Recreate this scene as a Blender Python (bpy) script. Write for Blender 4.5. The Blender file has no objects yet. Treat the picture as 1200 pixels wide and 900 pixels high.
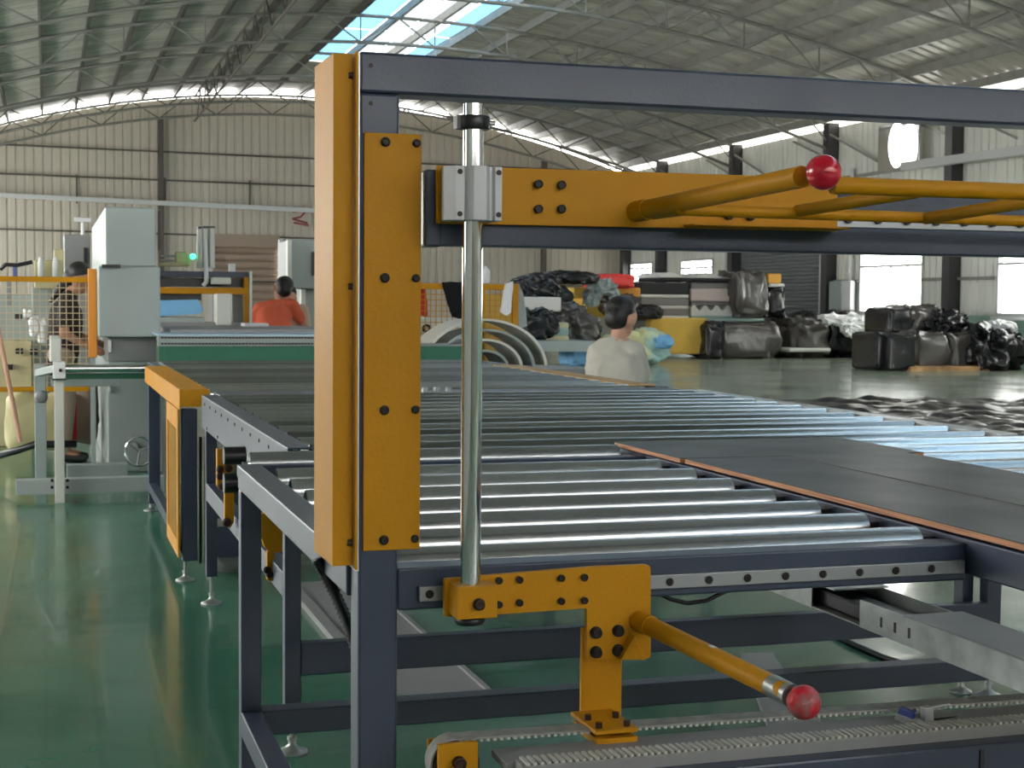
import bpy, bmesh, math, random
from mathutils import Vector, Matrix, noise
from math import sin, cos, radians, pi
random.seed(7)
S = bpy.context.scene
# ------------------------------------------------------------------ camera
FPX, CH = 1760.0, 1.42
YAW, PITCH, ROLL = radians(17.21), radians(3.1), radians(0.47)
Fw = Vector((sin(YAW)*cos(PITCH), cos(YAW)*cos(PITCH), -sin(PITCH)))
R0 = Vector((cos(YAW), -sin(YAW), 0)); U0 = R0.cross(Fw)
CR = cos(ROLL)*R0 + sin(ROLL)*U0; CU = cos(ROLL)*U0 - sin(ROLL)*R0
CC = Vector((0, 0, CH))
cam = bpy.data.cameras.new('camera'); co = bpy.data.objects.new('camera', cam)
S.collection.objects.link(co); S.camera = co
cam.sensor_width = 36; cam.sensor_fit = 'HORIZONTAL'; cam.lens = 36*FPX/1200
cam.clip_start = 0.05; cam.clip_end = 500
m = Matrix((CR, CU, -Fw)).transposed().to_4x4(); m.translation = CC
co.matrix_world = m
cam.dof.use_dof = True; cam.dof.focus_distance = 2.75; cam.dof.aperture_fstop = 20
# ------------------------------------------------------------------ world, light, exposure
w = bpy.data.worlds.new('world'); S.world = w; w.use_nodes = True
bg = w.node_tree.nodes['Background']; bg.inputs[0].default_value = (1.0, 0.985, 0.95, 1); bg.inputs[1].default_value = 6.5
sun = bpy.data.lights.new('sun', 'SUN'); sun.energy = 4.0; sun.angle = radians(6); sun.color = (1, 0.93, 0.82)
so = bpy.data.objects.new('sun', sun); S.collection.objects.link(so)
so.rotation_euler = (radians(38), radians(-28), 0)
S.view_settings.view_transform = 'Standard'; S.view_settings.look = 'None'
S.view_settings.exposure = 0.68; S.view_settings.gamma = 1.0
try: S.view_settings.use_curve_mapping = False
except Exception: pass
C = S.collection

def U(px, py, **k):
    d = Fw + CR*((px-600)/FPX) + CU*((450-py)/FPX)
    (a, v), = k.items(); i = 'XYZ'.index(a)
    return CC + d*((v-CC[i])/d[i])
# ------------------------------------------------------------------ materials
def mat(name, col, rough=0.5, metal=0.0, noise_amt=0.0, scale=8.0, bump=0.0, bscale=60.0, spec=0.5, coat=0.0, col2=None, emit=0, stretch=None, trans=0, contrast=(0.35,0.65), rvar=0.0, rod=False):
    mt = bpy.data.materials.new(name); mt.use_nodes = True
    nt = mt.node_tree; N = nt.nodes; L = nt.links; b = N['Principled BSDF']
    b.inputs['Base Color'].default_value = (*col, 1); b.inputs['Roughness'].default_value = rough
    b.inputs['Metallic'].default_value = metal; b.inputs['Specular IOR Level'].default_value = spec
    b.inputs['Coat Weight'].default_value = coat; b.inputs['Coat Roughness'].default_value = 0.08
    if trans: b.inputs['Transmission Weight'].default_value = trans
    if emit:
        b.inputs['Emission Color'].default_value = (*col, 1); b.inputs['Emission Strength'].default_value = emit
    tc = N.new('ShaderNodeTexCoord'); src = tc.outputs['Object']
    if stretch:
        mp = N.new('ShaderNodeMapping'); mp.inputs['Scale'].default_value = stretch
        L.new(src, mp.inputs[0]); src = mp.outputs[0]
    if noise_amt or col2 or rvar:
        n = N.new('ShaderNodeTexNoise'); n.inputs['Scale'].default_value = scale; n.inputs['Detail'].default_value = 6
        L.new(src, n.inputs['Vector'])
        if noise_amt or col2:
            r = N.new('ShaderNodeValToRGB'); r.color_ramp.elements[0].position = contrast[0]; r.color_ramp.elements[1].position = contrast[1]
            c2 = col2 if col2 else tuple(c*(1-noise_amt) for c in col)
            r.color_ramp.elements[0].color = (*c2, 1); r.color_ramp.elements[1].color = (*col, 1)
            L.new(n.outputs[0], r.inputs[0]); L.new(r.outputs[0], b.inputs['Base Color'])
        if rvar:
            mr = N.new('ShaderNodeMapRange'); mr.inputs['To Min'].default_value = max(0.02, rough-rvar); mr.inputs['To Max'].default_value = rough+rvar
            mr.inputs['From Min'].default_value = .3; mr.inputs['From Max'].default_value = .7
            L.new(n.outputs[0], mr.inputs[0]); L.new(mr.outputs[0], b.inputs['Roughness'])
    if bump:
        n2 = N.new('ShaderNodeTexNoise'); n2.inputs['Scale'].default_value = bscale; n2.inputs['Detail'].default_value = 3
        L.new(src, n2.inputs['Vector'])
        bp = N.new('ShaderNodeBump'); bp.inputs['Strength'].default_value = bump; bp.inputs['Distance'].default_value = 0.01
        L.new(n2.outputs[0], bp.inputs['Height']); L.new(bp.outputs[0], b.inputs['Normal'])
    return mt
M = {}
M['blue'] = mat('slate_blue_paint', (0.040, 0.055, 0.093), 0.36, 0, 0.15, 6, 0.06, 220, coat=0.08, spec=.45)
M['yellow'] = mat('yellow_paint', (0.58, 0.255, 0.003), 0.5, 0, 0.10, 4, 0.10, 120, coat=0.0, spec=.22)
M['pale_yellow'] = mat('pale_yellow_mesh_paint', (0.55, 0.33, 0.05), 0.5)
M['steel'] = mat('roller_steel', (0.56, 0.58, 0.59), 0.19, 0.95, 0.12, 3, 0, 60, rvar=0.04, stretch=(0.3, 1, 1))
M['steel_near'] = mat('roller_steel_near', (0.60, 0.62, 0.63), 0.26, 0.82, 0.12, 3, rvar=0.05, stretch=(0.3, 1, 1))
M['chrome'] = mat('chrome', (0.78, 0.79, 0.80), 0.09, 1.0)
M['alu'] = mat('aluminium', (0.60, 0.60, 0.61), 0.36, 0.75, 0.08, 30)
M['block'] = mat('anodised_block', (0.52, 0.52, 0.53), 0.5, 0.25)
M['sheet'] = mat('black_sheet_film', (0.012, 0.012, 0.016), 0.30, 0, bump=1, bscale=9, spec=.5)
M['galv'] = mat('galvanised_steel', (0.42, 0.44, 0.43), 0.36, 0.7, 0.3, 12)
M['guide'] = mat('guide_steel', (0.30, 0.31, 0.32), 0.4, 0.8)
M['black'] = mat('black_plastic', (0.012, 0.012, 0.014), 0.35)
M['bolt'] = mat('black_oxide_bolt', (0.02, 0.016, 0.015), 0.35, 0.6)
M['rustbolt'] = mat('brown_bolt', (0.05, 0.022, 0.016), 0.45, 0.5)
M['red'] = mat('glossy_red_ball', (0.62, 0.008, 0.03), 0.2, 0, coat=0.6)
M['redw'] = mat('scuffed_red_ball', (0.60, 0.012, 0.03), 0.38, 0, scale=40, col2=(0.35, 0.12, 0.12), contrast=(.42, .55), bump=.4, bscale=90)
M['rubber'] = mat('black_rubber', (0.03, 0.03, 0.03), 0.5)
M['belt'] = mat('belt_grey', (0.34, 0.33, 0.31), 0.55, 0, 0.3, 40)
M['tooth'] = mat('belt_tooth', (0.55, 0.54, 0.50), 0.5)
M['ply'] = mat('black_film_board', (0.030, 0.026, 0.025), 0.42, 0, 0.25, 3, 0.05, 200, rvar=.06)
M['plyedge'] = mat('plywood_edge', (0.62, 0.30, 0.15), 0.7, 0, col2=(0.30, 0.13, 0.07), scale=40, stretch=(1, .12, 6))
M['mgrey'] = mat('machine_grey_green', (0.36, 0.41, 0.40), 0.45, 0, 0.06, 5, coat=.15)
M['mgrey2'] = mat('machine_grey', (0.27, 0.27, 0.27), 0.45, 0, 0.06, 5)
M['rooms'] = mat('cream_white_paint', (0.70, 0.70, 0.64), 0.4)
M['cream'] = mat('cream_paint', (0.60, 0.54, 0.30), 0.5, 0, .1)
M['greenb'] = mat('green_belt', (0.015, 0.16, 0.09), 0.42, 0, 0.15, 4)
M['bluefoam'] = mat('blue_foam', (0.22, 0.50, 0.80), 0.8)
M['paleblue'] = mat('pale_blue_metal', (0.42, 0.58, 0.72), 0.35, .3)
M['film'] = mat('black_film', (0.014, 0.014, 0.016), 0.26, 0, bump=.9, bscale=5, spec=.5)
M['filmg'] = mat('grey_film', (0.085, 0.075, 0.068), 0.26, 0, bump=.9, bscale=6, spec=.7)
M['white'] = mat('white_plastic', (0.80, 0.80, 0.80), 0.45)
M['skin'] = mat('skin', (0.46, 0.22, 0.14), 0.55)
M['skinl'] = mat('skin_light', (0.58, 0.32, 0.22), 0.55)
M['hair'] = mat('black_hair', (0.008, 0.007, 0.007), 0.45, bump=.5, bscale=80)
M['tshirt'] = mat('beige_grey_cotton', (0.50, 0.48, 0.42), 0.85, bump=.3, bscale=14)
M['orange'] = mat('coral_cotton', (0.70, 0.13, 0.06), 0.85, bump=.3, bscale=14)
M['pattern'] = mat('dark_patterned_cotton', (0.035, 0.018, 0.018), 0.8, scale=60, col2=(0.012, 0.008, 0.01))
M['trouser'] = mat('dark_trousers', (0.02, 0.02, 0.025), 0.85)
M['tan'] = mat('tan_trousers', (0.35, 0.28, 0.22), 0.85)
M['wall'] = mat('wall_sheet', (0.60, 0.545, 0.46), 0.55, 0, 0.16, 0.25, stretch=(1, 1, .35))
M['wallr'] = mat('wall_sheet_right', (0.74, 0.74, 0.68), 0.55, 0, 0.12, 0.35, stretch=(1, 1, .35))
M['dado'] = mat('green_dado', (0.34, 0.52, 0.44), 0.6, 0, .1, 1)
M['shutter'] = mat('grey_roller_shutter', (0.15, 0.16, 0.17), 0.5)
M['shutterb'] = mat('beige_roller_shutter', (0.36, 0.27, 0.21), 0.6)
M['column'] = mat('dark_column', (0.045, 0.042, 0.048), 0.5)
M['rust'] = mat('brown_primer', (0.10, 0.085, 0.07), 0.6)
M['truss'] = mat('truss_grey', (0.27, 0.265, 0.24), 0.5, 0, .2, 3)
M['purlin'] = mat('purlin_grey', (0.06, 0.056, 0.05), 0.5)
M['roof'] = mat('roof_sheet', (0.58, 0.56, 0.50), 0.5, 0.2, 0.35, 0.6, stretch=(.3, 3, 1))
M['frame'] = mat('window_frame', (0.55, 0.56, 0.55), 0.4, .3)
M['wood'] = mat('pallet_wood', (0.55, 0.33, 0.14), 0.7, 0, .3, 10)
def glass_mat():
    mt = bpy.data.materials.new('window_glass'); mt.use_nodes = True; nt = mt.node_tree; nt.nodes.clear()
    o = nt.nodes.new('ShaderNodeOutputMaterial'); t = nt.nodes.new('ShaderNodeBsdfTransparent'); g = nt.nodes.new('ShaderNodeBsdfGlossy')
    t.inputs[0].default_value = (.93, .95, .94, 1); g.inputs['Roughness'].default_value = .03
    x = nt.nodes.new('ShaderNodeMixShader'); x.inputs[0].default_value = .06
    nt.links.new(t.outputs[0], x.inputs[1]); nt.links.new(g.outputs[0], x.inputs[2]); nt.links.new(x.outputs[0], o.inputs[0])
    return mt
M['glass'] = glass_mat()
def transl(name, col, k):
    mt = bpy.data.materials.new(name); mt.use_nodes = True; nt = mt.node_tree; nt.nodes.clear()
    o = nt.nodes.new('ShaderNodeOutputMaterial'); t = nt.nodes.new('ShaderNodeBsdfTranslucent'); g = nt.nodes.new('ShaderNodeBsdfDiffuse')
    t.inputs[0].default_value = (*col, 1); g.inputs[0].default_value = (*col, 1)
    x = nt.nodes.new('ShaderNodeMixShader'); x.inputs[0].default_value = k
    nt.links.new(t.outputs[0], x.inputs[1]); nt.links.new(g.outputs[0], x.inputs[2]); nt.links.new(x.outputs[0], o.inputs[0])
    return mt
M['sky_b'] = transl('blue_translucent_sheet', (0.09, 0.20, 0.31), .5)
M['sky_w'] = transl('white_translucent_sheet', (0.20, 0.23, 0.25), .5)
for nm in ('steel', 'steel_near'):      # each roller is worn and brightened a little differently
    nt = M[nm].node_tree; b = nt.nodes['Principled BSDF']; oi = nt.nodes.new('ShaderNodeObjectInfo'); hs = nt.nodes.new('ShaderNodeHueSaturation')
    src = b.inputs['Base Color'].links[0].from_socket; nt.links.new(src, hs.inputs['Color'])
    mr = nt.nodes.new('ShaderNodeMapRange'); mr.inputs['To Min'].default_value = .55 if nm == 'steel' else .8; mr.inputs['To Max'].default_value = 1.35 if nm == 'steel' else 1.1
    nt.links.new(oi.outputs['Random'], mr.inputs[0]); nt.links.new(mr.outputs[0], hs.inputs['Value']); nt.links.new(hs.outputs[0], b.inputs['Base Color'])
def floor_mat():
    mt = bpy.data.materials.new('green_epoxy'); mt.use_nodes = True; nt = mt.node_tree; N = nt.nodes; L = nt.links
    b = N['Principled BSDF']; tc = N.new('ShaderNodeTexCoord')
    n = N.new('ShaderNodeTexNoise'); n.inputs['Scale'].default_value = 0.8; n.inputs['Detail'].default_value = 8; L.new(tc.outputs['Object'], n.inputs[0])
    r = N.new('ShaderNodeValToRGB'); r.color_ramp.elements[0].position = .35; r.color_ramp.elements[1].position = .68
    r.color_ramp.elements[0].color = (0.020, 0.118, 0.068, 1); r.color_ramp.elements[1].color = (0.048, 0.185, 0.118, 1)
    L.new(n.outputs[0], r.inputs[0])
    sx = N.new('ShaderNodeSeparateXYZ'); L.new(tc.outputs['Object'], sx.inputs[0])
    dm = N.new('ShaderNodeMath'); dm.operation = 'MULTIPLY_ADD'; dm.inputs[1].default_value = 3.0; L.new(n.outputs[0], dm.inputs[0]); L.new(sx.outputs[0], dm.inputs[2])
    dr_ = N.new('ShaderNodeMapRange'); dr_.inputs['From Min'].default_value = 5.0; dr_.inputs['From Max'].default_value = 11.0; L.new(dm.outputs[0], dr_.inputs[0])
    mx = N.new('ShaderNodeMixRGB'); mx.inputs[2].default_value = (0.30, 0.34, 0.26, 1)      # floor blends to a paler grey-green towards the storage side
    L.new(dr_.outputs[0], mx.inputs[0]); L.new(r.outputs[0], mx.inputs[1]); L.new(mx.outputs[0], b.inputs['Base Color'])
    n2 = N.new('ShaderNodeTexNoise'); n2.inputs['Scale'].default_value = 2.2; n2.inputs['Detail'].default_value = 3; L.new(tc.outputs['Object'], n2.inputs[0])
    bp = N.new('ShaderNodeBump'); bp.inputs['Strength'].default_value = .25; bp.inputs['Distance'].default_value = .02
    L.new(n2.outputs[0], bp.inputs['Height']); L.new(bp.outputs[0], b.inputs['Normal'])
    mr = N.new('ShaderNodeMapRange'); mr.inputs['From Min'].default_value = .3; mr.inputs['From Max'].default_value = .7
    mr.inputs['To Min'].default_value = .13; mr.inputs['To Max'].default_value = .27
    L.new(n.outputs[0], mr.inputs[0]); L.new(mr.outputs[0], b.inputs['Roughness'])
    b.inputs['Specular IOR Level'].default_value = .55; b.inputs['Coat Weight'].default_value = .15
    return mt
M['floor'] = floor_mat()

# ------------------------------------------------------------------ mesh helpers
class MB:
    def __init__(s): s.v = []; s.f = []; s.sm = []
    def add(s, vs, fs, smooth=False):
        o = len(s.v); s.v += [Vector(v) for v in vs]
        for f in fs: s.f.append(tuple(i+o for i in f)); s.sm.append(smooth)
        return s
    def box(s, x0, x1, y0, y1, z0, z1):
        x0, x1 = sorted((x0, x1)); y0, y1 = sorted((y0, y1)); z0, z1 = sorted((z0, z1))
        return s.add([(x0,y0,z0),(x1,y0,z0),(x1,y1,z0),(x0,y1,z0),(x0,y0,z1),(x1,y0,z1),(x1,y1,z1),(x0,y1,z1)],
              [(0,3,2,1),(4,5,6,7),(0,1,5,4),(1,2,6,5),(2,3,7,6),(3,0,4,7)])
    def bar(s, a, b, wd, ht=None, up=(0,0,1)):
        a = Vector(a); b = Vector(b); d = (b-a).normalized(); up = Vector(up)
        if abs(d.dot(up)) > .95: up = Vector((0, 1, 0))
        r = d.cross(up).normalized(); u = r.cross(d); ht = ht or wd; r *= wd/2; u *= ht/2
        return s.add([a-r-u, a+r-u, a+r+u, a-r+u, b-r-u, b+r-u, b+r+u, b-r+u],
              [(0,1,2,3),(4,7,6,5),(0,4,5,1),(1,5,6,2),(2,6,7,3),(3,7,4,0)])
    def cyl(s, a, b, r, n=16, r2=None, caps=True):
        a = Vector(a); b = Vector(b); d = (b-a).normalized(); r2 = r if r2 is None else r2
        p = d.orthogonal().normalized(); q = d.cross(p)
        ra = [a+(p*cos(t)+q*sin(t))*r for t in [2*pi*i/n for i in range(n)]]
        rb = [b+(p*cos(t)+q*sin(t))*r2 for t in [2*pi*i/n for i in range(n)]]
        s.add(ra+rb, [(i, (i+1) % n, n+(i+1) % n, n+i) for i in range(n)], True)
        if caps: s.add(ra, [tuple(reversed(range(n)))]); s.add(rb, [tuple(range(n))])
        return s
    def sph(s, c, r, n=20, m_=12, sc=(1,1,1)):
        c = Vector(c); vs = []; fs = []
        for j in range(m_+1):
            for i in range(n):
                t = pi*j/m_; u = 2*pi*i/n
                vs.append(c+Vector((r*sc[0]*sin(t)*cos(u), r*sc[1]*sin(t)*sin(u), r*sc[2]*cos(t))))
        for j in range(m_):
            for i in range(n): fs.append((j*n+i, (j+1)*n+i, (j+1)*n+(i+1) % n, j*n+(i+1) % n))
        return s.add(vs, fs, True)
    def lathe(s, c, prof, n=20, ax=(0,0,1)):
        c = Vector(c); d = Vector(ax).normalized(); p = d.orthogonal().normalized(); q = d.cross(p); vs = []; fs = []
        for r, h in prof:
            for i in range(n):
                t = 2*pi*i/n; vs.append(c+d*h+(p*cos(t)+q*sin(t))*r)
        for j in range(len(prof)-1):
            for i in range(n): fs.append((j*n+i, j*n+(i+1) % n, (j+1)*n+(i+1) % n, (j+1)*n+i))
        return s.add(vs, fs, True)
    def prism(s, pts, y0, y1):      # outline in XZ (counter-clockwise seen from -Y), extruded in Y
        n = len(pts); a = [(p[0], y0, p[1]) for p in pts]; b = [(p[0], y1, p[1]) for p in pts]
        return s.add(a+b, [tuple(range(n)), tuple(range(2*n-1, n-1, -1))]+[(i, n+i, n+(i+1) % n, (i+1) % n) for i in range(n)])
    def tube(s, pts, r, n=10, closed=False):
        pts = [Vector(p) for p in pts]; k = len(pts); vs = []; fs = []; pr = None
        for j, p in enumerate(pts):
            if closed: d = (pts[(j+1) % k]-pts[j-1]).normalized()
            else: d = (pts[min(j+1, k-1)]-pts[max(j-1, 0)]).normalized()
            pr = d.orthogonal().normalized() if pr is None else (pr-d*pr.dot(d)).normalized()
            q = d.cross(pr)
            for i in range(n):
                t = 2*pi*i/n; rr = r[j] if isinstance(r, (list, tuple)) else r
                vs.append(p+(pr*cos(t)+q*sin(t))*rr)
        for j in range(k if closed else k-1):
            for i in range(n): fs.append((j*n+i, j*n+(i+1) % n, ((j+1) % k)*n+(i+1) % n, ((j+1) % k)*n+i))
        if not closed: fs.append(tuple(reversed(range(n)))); fs.append(tuple((k-1)*n+i for i in range(n)))
        return s.add(vs, fs, True)
    def build(s, name, material, parent=None, bevel=0, org=None):
        me = bpy.data.meshes.new(name)
        if org is None:
            xs = [v.x for v in s.v]; ys = [v.y for v in s.v]; zs = [v.z for v in s.v]
            org = Vector(((min(xs)+max(xs))/2, (min(ys)+max(ys))/2, min(zs)))
        me.from_pydata([v-org for v in s.v], [], s.f)
        me.polygons.foreach_set('use_smooth', s.sm); me.update()
        bm = bmesh.new(); bm.from_mesh(me); bmesh.ops.recalc_face_normals(bm, faces=bm.faces); bm.to_mesh(me); bm.free()
        me.materials.append(M[material] if isinstance(material, str) else material)
        o = bpy.data.objects.new(name, me); C.objects.link(o); o['_o'] = tuple(org)
        if parent: o.parent = parent; o.location = org-Vector(parent['_o'])
        else: o.location = org
        if bevel:
            b = o.modifiers.new('bevel', 'BEVEL'); b.width = bevel; b.segments = 2; b.limit_method = 'ANGLE'
        return o
def tag(o, label=None, cat=None, group=None, kind=None):
    if label: o['label'] = label
    if cat: o['category'] = cat
    if group: o['group'] = group
    if kind: o['kind'] = kind
    return o
def thing(name, loc, label, cat, group=None):
    o = bpy.data.objects.new(name, None); C.objects.link(o); o.location = loc; o['_o'] = tuple(loc); o.empty_display_size = .1
    return tag(o, label, cat, group)
def clone(o, parent=None, loc=None, label=None):
    c = o.copy(); C.objects.link(c)
    if parent: c.parent = parent
    if loc is not None: c.location = loc
    if label: c['label'] = label
    for ch in list(o.children): clone(ch, c)
    return c
def struct(o): o['kind'] = 'structure'; return o
def bx(*a): return MB().box(*a)
def roundpoly(pts, r, n=4):
    out = []; k = len(pts)
    for i, p in enumerate(pts):
        p = Vector(p); rr = r[i] if isinstance(r, (list, tuple)) else r
        if rr <= 0: out.append(tuple(p)); continue
        a = (Vector(pts[i-1])-p); b = (Vector(pts[(i+1) % k])-p)
        a = p+a.normalized()*rr; b = p+b.normalized()*rr
        for j in range(n+1):
            t = j/n; out.append(tuple(a*(1-t)**2+p*2*t*(1-t)+b*t*t))
    return out
def uz(px, py, Y): p = U(px, py, Y=Y); return p.x, p.z

# ================================================================== SETTING
XR, YB, XL, YN = 21.5, 55.0, -6.0, -14.0
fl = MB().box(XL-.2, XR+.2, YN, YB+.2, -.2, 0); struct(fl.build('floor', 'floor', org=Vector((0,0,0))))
AX, AZ = 8.3, 9.05
def zr(x): return AZ-(0.0133 if x > AX else 0.0150)*(x-AX)**2
# corrugated walls: real profile ribs
def corr(name, a, b, z0, z1f, material, pitch=.3, dep=.035, rib=.07):
    a = Vector(a); b = Vector(b); L_ = (b-a).length; d = (b-a)/L_; nrm = Vector((-d.y, d.x, 0)); mb = MB(); ps = []
    t = 0
    while t < L_:
        for dt, h in ((0, 0), (pitch-rib*1.6, 0), (pitch-rib*1.3, dep), (pitch-rib*.3, dep)):
            if t+dt <= L_: ps.append((t+dt, h))
        t += pitch
    ps.append((L_, 0)); vs = []; fs = []
    for t, h in ps:
        p = a+d*t+nrm*h; vs += [(p.x, p.y, z0), (p.x, p.y, z1f(p))]
    for i in range(len(ps)-1): fs.append((2*i, 2*i+2, 2*i+3, 2*i+1))
    mb.add(vs, fs); return struct(mb.build(name, material))
# back wall split round the roller door (X 5.74..8.04, z<3.55)
wb = corr('wall_back', (XL, YB, 0), (5.7, YB, 0), 0, lambda p: zr(p.x)-.27, 'wall')
corr('wall_back', (8.1, YB, 0), (XR, YB, 0), 0, lambda p: zr(p.x)-.27, 'wall')
corr('wall_back', (5.7, YB, 0), (8.1, YB, 0), 3.6, lambda p: zr(p.x)-.27, 'wall')
for z in (6.75, 5.75, 3.85, 2.1):
    g = MB().bar((XL, YB-.12, z), (XR-.1, YB-.12, z-.25 if z > 2.5 else z), .06, .06)
    g.build('girt', 'rust', wb)
g = MB().bar((XL, YB-.35, 5.05), (XR-.2, YB-.35, 4.45), .16, .16); g.build('service_pipe', 'frame', wb)
for x in (-3.9, 3.9, 11.7, 18.2):
    MB().box(x-.09, x+.09, YB-.3, YB-.1, 0, zr(x)-.9).build('wall_post', 'rust', wb)
for i in range(9): MB().box(XL+1+i*3, XL+1.06+i*3, YB-.17, YB-.1, 4.75, 5.75).build('strut', 'rust', wb)
dr = MB()
for i in range(14): dr.cyl((5.7, YB+.28, 3.55-i*.28), (8.1, YB+.28, 3.55-i*.28), .16, 8)
d1 = struct(dr.build('door_1', 'shutterb'))
MB().box(5.55, 5.7, YB-.12, YB+.1, 0, 3.7).build('door_frame', 'frame', d1)
MB().box(8.1, 8.25, YB-.12, YB+.1, 0, 3.7).build('door_frame', 'frame', d1)
MB().box(5.7, 8.1, YB-.2, YB+.4, 3.35, 3.8).build('shutter_box', 'shutterb', d1)
sg = U(352, 255, Y=YB-.1)
sn = tag(bx(sg.x-.45, sg.x+.4, YB-.14, YB-.1, sg.z-.3, sg.z+.35).build('wall_sign', 'wall'), 'small square sign with a faded dark red mark high on the far wall', 'sign')
for a, b in (((-.3, .2), (.2, .25)), ((.2, .25), (.0, .02)), ((.0, .02), (-.3, -.05)), ((-.3, -.05), (.25, -.2)), ((-.25, -.2), (.3, -.28))):
    MB().bar((sg.x+a[0], YB-.16, sg.z+a[1]), (sg.x+b[0], YB-.16, sg.z+b[1]), .07, .07).build('mark', mat('sign_red', (.28, .07, .07), .6), sn)

# right wall x = XR, corrugated above sill, green dado, windows, grey shutter
SILL = 1.2
wr = struct(MB().box(XR, XR+.25, YN, 38.99, 0, SILL).box(XR, XR+.25, 45.21, YB+.1, 0, SILL).build('wall_right', 'dado'))
wins = [(30.6-4.2, 30.6, 1.2, 2.9), (33.75, 36.9, 1.2, 2.98), (46.5, 49.2, 1.9, 2.98), (51.8, 54.0, 2.2, 2.98), (20.2, 24.2, 1.2, 2.9), (12, 17, 1.2, 2.9)]
SH = (39.0, 45.2, 3.5)
segs = sorted([(a, b, z0, z1) for a, b, z0, z1 in wins]+[(SH[0], SH[1], 0, SH[2])])
y = YN
EAVE = zr(XR)-.26
for a, b, z0, z1 in segs:
    corr('wall_right', (XR, a, 0), (XR, y, 0), SILL, lambda p: EAVE, 'wallr')
    corr('wall_right', (XR, b, 0), (XR, a, 0), z1, lambda p: EAVE, 'wallr')
    if z0 > SILL: corr('wall_right', (XR, b, 0), (XR, a, 0), SILL, lambda p, z0=z0: z0, 'wallr')
    y = b
corr('wall_right', (XR, YB, 0), (XR, y, 0), SILL, lambda p: EAVE, 'wallr')
for i, (a, b, z0, z1) in enumerate(wins):
    f = MB(); t = .07
    f.box(XR-.06, XR+.06, a, b, z0, z0+t); f.box(XR-.06, XR+.06, a, b, z1-t, z1)
    f.box(XR-.06, XR+.06, a, a+t, z0+t, z1-t); f.box(XR-.06, XR+.06, b-t, b, z0+t, z1-t)
    wn = struct(f.build('window_%d' % (i+1), 'frame'))
    zm = z0+(z1-z0)*.72; MB().box(XR-.05, XR+.05, a+t, b-t, zm-.03, zm+.03).build('transom', 'frame', wn)
    for k in range(1, 4):
        yy = a+(b-a)*k/4; MB().box(XR-.04, XR+.04, yy-.03, yy+.03, z0+t, zm-.03).build('mullion', 'frame', wn)
    for k in range(4):
        MB().box(XR-.005, XR+.005, a+(b-a)*k/4+.04, a+(b-a)*(k+1)/4-.04, z0+t, zm-.03).build('pane', 'glass', wn)
    MB().box(XR-.005, XR+.005, a+t, b-t, zm+.03, z1-t).build('pane', 'glass', wn)
    MB().box(XR-.14, XR-.0, a-.1, b+.1, z0-.09, z0-.01).build('window_sill', 'white', wn)
sh = MB()
for i in range(32): sh.cyl((XR+.05, SH[0], .05+i*.11), (XR+.05, SH[1], .05+i*.11), .062, 6)
d2 = struct(sh.build('door_2', 'shutter'))
MB().box(XR-.15, XR-.01, SH[0]-.14, SH[0], 0, 3.6).build('guide_rail', 'frame', d2)
MB().box(XR-.15, XR-.01, SH[1], SH[1]+.14, 0, 3.6).build('guide_rail', 'frame', d2)
for i, yy in enumerate((56.2-2, 50.7, 44.6, 38.4, 32.3, 26.2, 20.1, 14)):
    cyy = MB()
    cyy.box(XR-.34, XR-.31, yy-.16, yy+.16, 0, EAVE+.1); cyy.box(XR-.04, XR-.01, yy-.16, yy+.16, 0, EAVE+.1); cyy.box(XR-.31, XR-.04, yy-.15, yy+.15, 0, EAVE+.1)
    cyy.build('column', 'column', wr)
for z in (3.55, 5.0, 2.1):
    for (a, b) in ((YN, 12), (17, 20.2), (24.2, 26.4), (30.6, 33.75), (36.9, 39), (45.4, YB)) if z < 3 else ((YN, YB),):
        MB().box(XR-.1, XR-.0, a, b, z-.04, z+.04).build('girt', 'truss', wr)
# knee braces on the right wall between columns
for yy in (50.7, 44.6, 38.4, 32.3):
    MB().bar((XR-.3, yy, 5.6), (XR-.1, yy+2.4, 6.3), .05).build('brace', 'truss', wr)
    MB().bar((XR-.3, yy, 6.3), (XR-.1, yy-2.4, 5.3), .05).build('brace', 'truss', wr)
# unseen end behind the camera with a slot added for front fill light, glazed open side on the left
wn_ = struct(bx(XL-.2, XR+.2, YN-.2, YN, 0, 3.6).build('wall_near', 'wall'))
MB().box(XL-.2, XR+.2, YN-.2, YN, 4.4, 7.2).build('header', 'wall', wn_)
for xx in range(-5, 22, 5): MB().box(xx-.15, xx+.15, YN-.2, YN, 3.6, 4.4).build('column', 'column', wn_)
wl = struct(bx(XL-.25, XL, YN, 4, 0, 7.1).build('wall_left', 'wallr'))
MB().box(XL-.2, XL, 4, YB, 0, 1.7).build('parapet', 'dado', wl)
MB().box(XL-.2, XL, 4, YB, 3.8, 5.9).build('header', 'wallr', wl)
for yy in range(8, 55, 6): MB().box(XL-.2, XL, yy-.15, yy+.15, 1.7, 3.8).build('column', 'column', wl)

# ------------------------------------------------------------------ roof
SKX0, SKX1, SKY0, SKY1 = 8.0, 11.4, -12.0, 48.0
def roofstrip(x0, x1, y0, y1, n):
    mb = MB(); vs = []; fs = []
    for i in range(n+1):
        x = x0+(x1-x0)*i/n; z = zr(x)
        vs += [(x, y0, z), (x, y1, z)]
    for i in range(n): fs.append((2*i, 2*i+2, 2*i+3, 2*i+1))
    return mb.add(vs, fs)
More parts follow.
